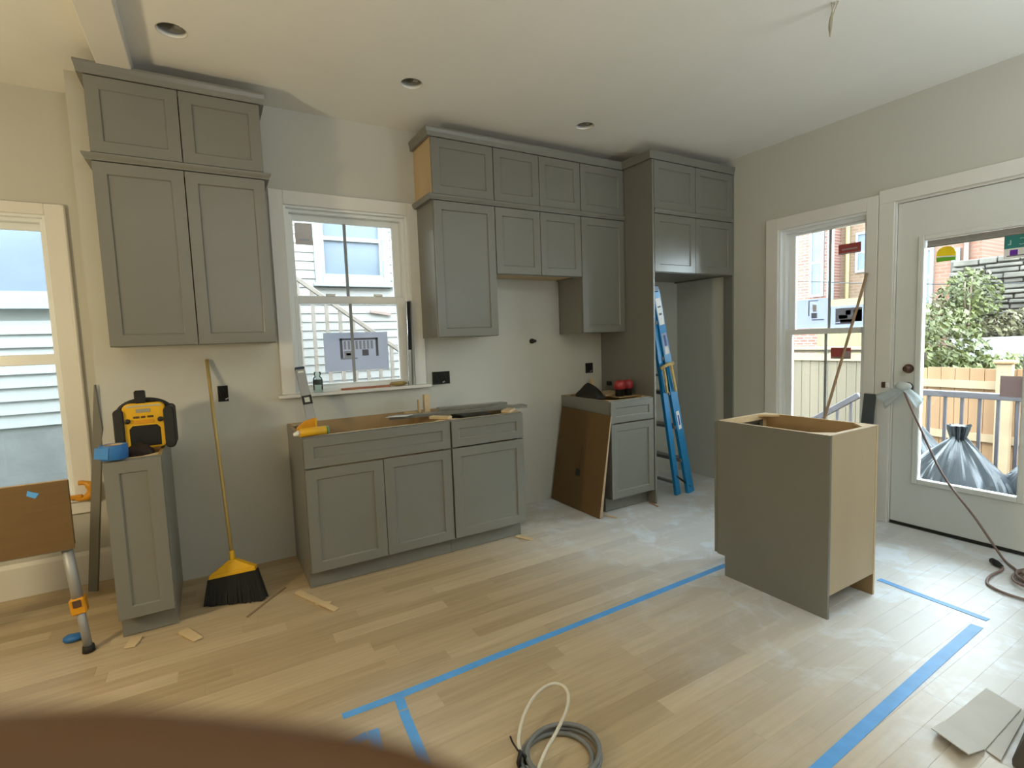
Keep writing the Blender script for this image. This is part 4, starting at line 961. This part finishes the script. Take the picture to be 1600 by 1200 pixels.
def n_window(t, x0, x1, z0, z1, zm, tr=.075):
    f = B(); rect_ring(f, 'y', x0, x1, z0, z1, tr, NY-.045, NY+.03); wf = obj('window_frame', f, NWIN, t, .004)
    obj('window_sill', B().box(x0-.03, x1+.03, NY-.075, NY+.03, z0-.035, z0), NWIN, t, .003)
    b = B(); rect_ring(b, 'y', x0+tr, x1-tr, z0+tr, z1-tr, .035, NY-.02, NY+.02); b.box(x0+tr+.035, x1-tr-.035, NY-.018, NY+.018, zm-.022, zm+.022); obj('window_sash', b, NWIN, wf)
    obj('window_pane', B().box(x0+tr+.03, x1-tr-.03, NY+.012, NY+.018, z0+tr+.03, zm-.02), NGLASS, wf); obj('window_pane', B().box(x0+tr+.03, x1-tr-.03, NY+.012, NY+.018, zm+.02, z1-tr-.03), NGLASS, wf)
h1 = siding_house('siding_house', 'pale siding house seen through the back window', -.2, 4.4, .1, 3.75, .0965, SIDW, [(1.36, 2.215, 2.06, 3.55)], .014)
n_window(h1, 1.362, 2.213, 2.075, 3.52, 2.585)
obj('foundation', B().box(-.2, 4.4, NY-.01, NY+.3, -.7, .1), FOUND, h1)
obj('fallen_lath', B().bar((1.95, NY-.03, 1.76), (2.2, NY-.03, 1.72), .02, .03), mat('lath_pink', (.2, .14, .12), .7), h1)
h2 = siding_house('siding_house', 'white clapboard house seen through the far left window', -3.4, -.205, .74, 3.75, .118, SIDL, [(-2.1, -.72, 1.80, 3.6)], .026)
n_window(h2, -2.1, -.72, 1.82, 3.58, 2.85, .09)
obj('foundation', B().box(-3.4, -.205, NY-.01, NY+.3, -.7, .74), FOUND, h2)
# outdoor stair rail between the houses
t = thing('stair_railing', 'pale wooden stair handrail outside the back window', 'railing', (1.7, 1.9, -.7))
q0, q1 = V((.55, 1.9, 2.42)), V((2.75, 1.9, .78)); RW = mat('weathered_rail_wood', (.21, .175, .15), .7, .1, 6)
obj('handrail', B().bar(q0, q1, .05, .04), RW, t, .004); obj('bottom_rail', B().bar(q0-V((0, 0, 1.25)), q1-V((0, 0, 1.25)), .04, .05), RW, t)
for k in range(18):
    s_ = k/17; p = q0.lerp(q1, s_); obj('baluster', B().box(p.x-.016, p.x+.016, 1.885, 1.915, max(-.69, p.z-1.25), p.z-.02), RW, t)
for p, L_ in ((q0, 3.12), (q1, 1.48)): obj('newel_post', B().box(p.x-.045, p.x+.045, 1.86, 1.94, -.7, p.z+.05), RW, t)

# ------------------------------------------------------------------ outside: ground, deck, railing, fences
tag(obj('yard_ground', B().box(-40, 60, -40, 40, -1.3, -1.0), GRASS), 'yard ground outside the house', None, None, 'structure')
tag(obj('side_path', B().box(-6, 4.6, .52, 2.58, -.95, -.7), FOUND), 'grey concrete path between the houses', None, None, 'structure')
t = thing('deck', 'small raised wooden deck outside the glass door', 'deck', (5.2, -2.1, -1.0))
for k in range(10):
    obj('deck_board', B().box(4.46+k*.142, 4.595+k*.142, -3.4, -1.0, -.15, -.12), DECKM, t, .003)
for x in (4.6, 5.75):
    for y in (-3.3, -1.1): obj('deck_post', B().box(x-.05, x+.05, y-.05, y+.05, -1.0, -.151), DECKM, t)
t = thing('deck_railing', 'dark metal railing along the outer edge of the deck', 'railing', (5.76, -2.2, -.12))
obj('top_rail', B().box(5.73, 5.79, -3.4, -1.02, .738, .79), RAILM, t, .004); obj('bottom_rail', B().box(5.74, 5.78, -3.4, -1.02, -.05, -.01), RAILM, t)
y = -1.06; k = 0
while y > -3.4:
    obj('baluster', B().box(5.75, 5.77, y-.011, y+.011, -.01, .738), RAILM, t); y -= .1165
obj('post', B().box(5.725, 5.795, -1.06, -.985, -.1195, .83), RAILM, t, .003)
t = thing('stair_handrail', 'sloping dark metal handrail beyond the right window', 'railing', (5.76, -.3, -1.0))
q0, q1 = V((5.76, -.955, .70)), V((5.76, 1.2, -.76)); obj('handrail', B().bar(q0, q1, .05, .055), RAILM, t, .003); obj('bottom_rail', B().bar(q0-V((0, 0, .72)), q0.lerp(q1, .49)-V((0, 0, .72))+V((0, 0, .0)), .03, .035), RAILM, t)
for k in range(17):
    p = q0.lerp(q1, (k+.6)/17.2); obj('baluster', B().box(5.75, 5.77, p.y-.01, p.y+.01, max(-1.0, p.z-.72), p.z-.02), RAILM, t)
# bin bags
def bin_bag(c, r, h, lab, seed):
    b = B(); n, m_ = 96, 44; rings = []
    for i in range(m_):
        s_ = i/(m_-1)
        if s_ < .86:
            q = s_/.86; prof = (1-.10*(1-min(1, q/.15))**2)*(1-q**1.15)*.93+.07
        else: prof = .07+.05*((s_-.86)/.14)
        ring = []
        for k in range(n):
            a = 2*math.pi*k/n; ca, sa = math.cos(a), math.sin(a); pl_ = min(1, s_*1.4)
            rid = 1-abs(noise.noise(V((ca*2.6, sa*2.6, s_*.7+seed))))*2
            rid2 = 1-abs(noise.noise(V((ca*6, sa*6, s_*2.2+seed*3))))*2
            fold = 1+.38*noise.noise(V((ca*1.2, sa*1.2, s_*2.2+seed)))+.12*(rid-.5)*(.4+pl_)+.07*(rid2-.5)
            if s_ > .84: fold = 1+.5*(rid2-.5)
            ring.append(b.bm.verts.new(V(c)+V((r*prof*fold*ca, r*prof*fold*sa, h*s_+(.05*noise.noise(V((ca*2.2, sa*2.2, s_*3+seed))) if 0 < i < m_-1 else 0)))))
        rings.append(ring)
    for a, c_ in zip(rings, rings[1:]):
        for k in range(n): f = b.bm.faces.new((a[k], a[(k+1) % n], c_[(k+1) % n], c_[k]))
    b.bm.faces.new(rings[0]); b.bm.faces.new(rings[-1])
    for v in b.bm.verts:
        if v.co.z < c[2]: v.co.z = c[2]
    return tag(obj('bin_bag', b, BAGB), lab, 'bag', 'black bin bags on the deck')
bin_bag((5.31, -1.58, -.119), .40, .80, 'black bin bag at left of the door glass', 1.3)
bin_bag((5.10, -1.96, -.119), .52, .72, 'middle bulging black bin bag behind the door glass', 4.1)
bin_bag((5.32, -2.46, -.119), .38, .86, 'black bin bag at right edge of the door glass', 7.7)
# fences
t = thing('cedar_fence', 'new reddish cedar fence behind the deck railing', 'fence', (8, -1.8, -1.0))
y = -.25; k = 0
while y > -4.2:
    o = obj('fence_board', B().box(8.02, 8.045, y-.135, y-.002, -.98, .835+random.uniform(-.008, .008)), CEDAR, t); y -= .138
for z in (.60, -.02): obj('fence_rail', B().box(7.985, 8.019, -4.2, -.25, z, z+.09), CEDARP, t)
for y in (-1.415, -3.6):
    p = obj('fence_post', B().box(7.90, 7.984, y-.065, y+.065, -1.0, .90), CEDARP, t); obj('post_cap', B().box(7.875, 8.01, y-.09, y+.09, .90, .94), CEDAR, p, .01)
t = thing('weathered_fence', 'pale weathered board fence beyond the right window', 'fence', (8, 1.6, -1.0))
y = 4.4
while y > -.05:
    obj('fence_board', B().box(8.05, 8.075, y-.125, y-.003, -.98, 1.0+random.uniform(-.01, .01)), OLDF, t); y -= .128
obj('fence_cap', B().box(8.0, 8.12, -.05, 4.4, 1.06, 1.10), CEDARP, t); obj('fence_rail', B().box(8.02, 8.049, -.05, 4.4, .90, 1.0), CEDARP, t)
obj('lattice_rail', B().box(8.06, 8.075, -.05, 4.4, 1.015, 1.06), OLDF, t)

# ------------------------------------------------------------------ outside: houses far behind
def far_window(t, x, y0, y1, z0, z1, bars=True):
    f = B(); rect_ring(f, 'x', y0, y1, z0, z1, .06, x-.05, x+.01); w_ = obj('window_frame', f, NWIN, t)
    b = B(); b.box(x-.03, x+.0, y0+.06, y1-.06, (z0+z1)/2-.03, (z0+z1)/2+.03)
    obj('window_sash', b, NWIN, w_)
    obj('window_pane', B().box(x-.02, x-.01, y0+.06, y1-.06, z0+.06, (z0+z1)/2-.03), NGLASS, w_); obj('window_pane', B().box(x-.02, x-.01, y0+.06, y1-.06, (z0+z1)/2+.03, z1-.06), NGLASS, w_)
t = thing('brick_house', 'red brick house with tall white window beyond right window', 'house', (15, 5.5, -1))
obj('wall', B().box(14, 17, 3.76, 8, -1, 4.7), BRICKA, t); far_window(t, 14, 3.84, 4.2, 2.2, 3.95); obj('downspout', B().box(13.9, 14, 3.60, 3.72, -1, 4.7), NWIN, t); obj('ledge', B().box(13.85, 14, 4.2, 4.7, 1.98, 2.1), NWIN, t); obj('lintel', B().box(13.96, 14, 3.82, 4.22, 3.95, 4.05), NWIN, t)
t = thing('brown_house', 'brown brick house with white window behind the brick house', 'house', (16, 2.8, -1))
obj('wall', B().box(14.6, 17, 1.95, 3.755, -1, 4.7), BRICKB, t); far_window(t, 14.6, 2.9, 3.38, 2.75, 3.75); obj('drainpipe', B().cyl((14.55, 3.56, -1), (14.55, 3.56, 4.7), .05), mat('ochre_pipe', (.2, .16, .07), .6), t); obj('roof', B().box(14.5, 17.1, 1.95, 3.755, 4.7, 4.85), FOUND, t)
tag(obj('yellow_shed', B().box(13.2, 13.85, 2.2, 3.55, -1, 2.05), mat('yellow_ochre_paint', (.17, .145, .06), .7, .1, 4)), 'low ochre shed in front of brown house', 'shed')
t = thing('pale_brick_house', 'faded red brick house behind trees beyond the door glass', 'house', (16, 1.2, -1))
obj('wall', B().box(14, 17.0, .72, 1.94, -1, 4.2), BRICKC, t); far_window(t, 14, 1.52, 1.72, 1.78, 3.05); far_window(t, 14, 1.06, 1.2, 1.95, 2.95); obj('drainpipe', B().cyl((13.94, .95, -1), (13.94, .95, 4.2), .05), BRZ, t)
t = thing('orange_house', 'orange-red house with small dormer behind the stone wall', 'house', (18, -1.2, -1))
OH = mat('orange_red_render', (.24, .09, .06), .8, .06, 3)
obj('wall', B().box(17.2, 20, -4.5, .68, -1, 4.3), OH, t); obj('dormer', B().box(16.95, 17.2, -.05, .5, 2.6, 3.45), mat('dormer_orange', (.27, .11, .07), .8), t); obj('dormer_pane', B().box(16.92, 16.95, .1, .36, 2.6, 3.2), NGLASS, t); obj('dormer_roof', B().prism([(16.8, -.15, 3.45), (16.8, .6, 3.45), (16.8, .22, 3.95)], (.4, 0, 0)), FOUND, t)
t = thing('stone_wall', 'grey rubble stone retaining wall beyond the door glass', 'wall', (12.3, -2, -1))
obj('backing', B().box(12.06, 12.5, -4.6, .55, -1, 2.50), MORT, t)
z = .35; rs = random.Random(3)
while z < 2.5:
    hgt = rs.uniform(.075, .125); y = .55-rs.uniform(0, .1)
    while y > -2.4:
        L_ = rs.uniform(.2, .5); pr_ = rs.uniform(.0, .05); zz = min(2.5, z+hgt-.012)
        b = B().hexa([(12.0-pr_, y-L_+.015, z+rs.uniform(0, .02)), (12.0-pr_, y, z+rs.uniform(0, .02)), (12.08, y, z), (12.08, y-L_+.015, z), (12.0-pr_, y-L_+.02, zz-rs.uniform(0, .02)), (12.0-pr_, y-.01, zz), (12.08, y, zz), (12.08, y-L_+.015, zz)])
        obj('stone', b, STONE, t, .012); y -= L_
    z += hgt
t = thing('white_tarp_panel', 'long white panel lying in front of the stone wall', 'panel', (10.3, -.8, -1))
obj('sheet', B().prism([(10.0, -.18, 1.14), (10.0, -1.0, 1.165), (10.0, -1.9, 1.16), (10.0, -1.9, .85), (10.0, -.42, .85)], (.06, 0, 0)), mat('white_panel_paint', (.32, .33, .34), .5), t); 
for y in (-.5, -1.2, -1.85): obj('support', B().box(10.06, 10.12, y-.04, y+.04, -1.0, 1.1), BARK, t)
def shrub(name, lab, c, r, h, nleaf, m, seed, grp='shrubs beyond the fence'):
    t = thing(name, lab, 'shrub', (c[0], c[1], -1), grp); rs = random.Random(seed); b = B()
    for k in range(nleaf):
        while True:
            p = V((rs.uniform(-1, 1), rs.uniform(-1, 1), rs.uniform(-1, 1)))
            if p.length < 1 and noise.noise(p*2.2+V((seed, 0, 0))) > -.28: break
        q = V((c[0]+p.x*r[0], c[1]+p.y*r[1], c[2]+p.z*h)); s_ = rs.uniform(.03, .065); n_ = V((rs.uniform(-1, 1), rs.uniform(-1, 1), rs.uniform(-.2, 1))).normalized(); a = n_.orthogonal().normalized(); bb = n_.cross(a)
        v = [b.bm.verts.new(q+a*s_), b.bm.verts.new(q+bb*s_*.5+n_*.008), b.bm.verts.new(q-a*s_), b.bm.verts.new(q-bb*s_*.5+n_*.008)]; b.bm.faces.new(v)
    o = obj('foliage', b, m, t); o['kind'] = 'stuff'
    for k in range(5):
        e = V((c[0]+rs.uniform(-.7, .7)*r[0], c[1]+rs.uniform(-.7, .7)*r[1], c[2]+h*rs.uniform(.2, .8)))
        obj('stem', B().loft(smooth([(c[0]+rs.uniform(-.1, .1), c[1]+rs.uniform(-.1, .1), -1), (c[0]+(e.x-c[0])*.4, c[1]+(e.y-c[1])*.3, (e.z-1)*.5), e], 4), [.03-.0028*i for i in range(9)], 6), BARK, t)
shrub('leafy_shrub', 'tall loose green shrub left behind cedar fence', (9.2, -.15, .95), (.5, .75, .75), .75, 2600, LEAFM, 1)
shrub('leafy_shrub', 'yellowing tall shrub against the faded brick house', (11.2, .75, 1.1), (.7, .75, .9), .9, 2200, LEAFY, 2)
shrub('leafy_shrub', 'low green hedge just above the cedar fence', (8.9, -1.35, .62), (.35, 1.1, .36), .36, 2400, LEAFM, 3)
shrub('leafy_shrub', 'thin green creeper in front of the stone wall', (11.4, .05, 1.75), (.4, .45, .55), .55, 1100, LEAFM, 4)
shrub('leafy_shrub', 'sparse brown shrub leaning before the stone wall', (11.5, -.75, 1.3), (.35, .8, .28), .28, 900, LEAFY, 5)
for (p, q, s_, lab) in (((11.8, 5.0, 2.75), (10.9, -5.5, 1.75), .25, 'thin overhead utility cable above the fences'),):
    pts = [V(p).lerp(V(q), i/14)-V((0, 0, s_*math.sin(math.pi*i/14))) for i in range(15)]
    tag(obj('utility_cable', B().loft(pts, .009, 5), BLK2), lab, 'cable')

# ------------------------------------------------------------------ photographer's hand, one fingertip over the lower left of the view
HM = Matrix(((rt.x, up.x, fw.x, CAM.x), (rt.y, up.y, fw.y, CAM.y), (rt.z, up.z, fw.z, CAM.z), (0, 0, 0, 1)))
def hand():
    vs, es, rd = [], [], []
    def add(p, r, prev=None):
        vs.append(HM @ V(p)); rd.append(r)
        if prev is not None: es.append((prev, len(vs)-1))
        return len(vs)-1
    w_ = add((-.175, -.150, -.030), .027); w2_ = add((-.150, -.115, -.020), .026, w_); palm = add((-.125, -.085, -.012), .026, w2_); k0 = add((-.112, -.062, .0), .020, palm)
    # index finger across the lens
    a = add((-.098, -.0455, .022), .0105, k0); a = add((-.070, -.0380, .040), .0096, a); a = add((-.040, -.0384, .046), .0092, a); a = add((-.012, -.0412, .046), .0085, a); a = add((.0005, -.0437, .0455), .0063, a)
    for dy, ln in ((-.022, 1.05), (-.044, .98), (-.064, .8)):
        a = add((-.115, -.062+dy*.75, .012), .0105, palm); a = add((-.085*ln-.018, -.052+dy, .034), .0096, a); a = add((-.050*ln-.02, -.052+dy, .036), .009, a); a = add((-.030*ln-.02, -.054+dy, .026), .0078, a)
    a = add((-.108, -.06, -.034), .013, palm); a = add((-.080, -.043, -.045), .0115, a); a = add((-.055, -.038, -.048), .0095, a)
    me = bpy.data.meshes.new('hand'); me.from_pydata(vs, es, []); me.update()
    o = bpy.data.objects.new('hand', me); C.objects.link(o)
    sk = o.modifiers.new('skin', 'SKIN'); sk.use_smooth_shade = True
    for i, r_ in enumerate(rd): me.skin_vertices[0].data[i].radius = (r_, r_)
    me.skin_vertices[0].data[2].use_root = True
    ss = o.modifiers.new('sub', 'SUBSURF'); ss.levels = 2; ss.render_levels = 2
    dg = bpy.context.evaluated_depsgraph_get(); ev = o.evaluated_get(dg); nm = bpy.data.meshes.new_from_object(ev)
    bpy.data.objects.remove(o)
    base = V((CAM.x, CAM.y, CAM.z-.15))
    for v in nm.vertices: v.co -= base
    nm.materials.clear(); nm.materials.append(SKIN)
    for p in nm.polygons: p.use_smooth = True
    o = bpy.data.objects.new('hand', nm); C.objects.link(o); o.location = base; OFF[o.name] = base
    return tag(o, 'blurred brown fingertip of a hand over lower left corner', 'hand')
hd = hand()
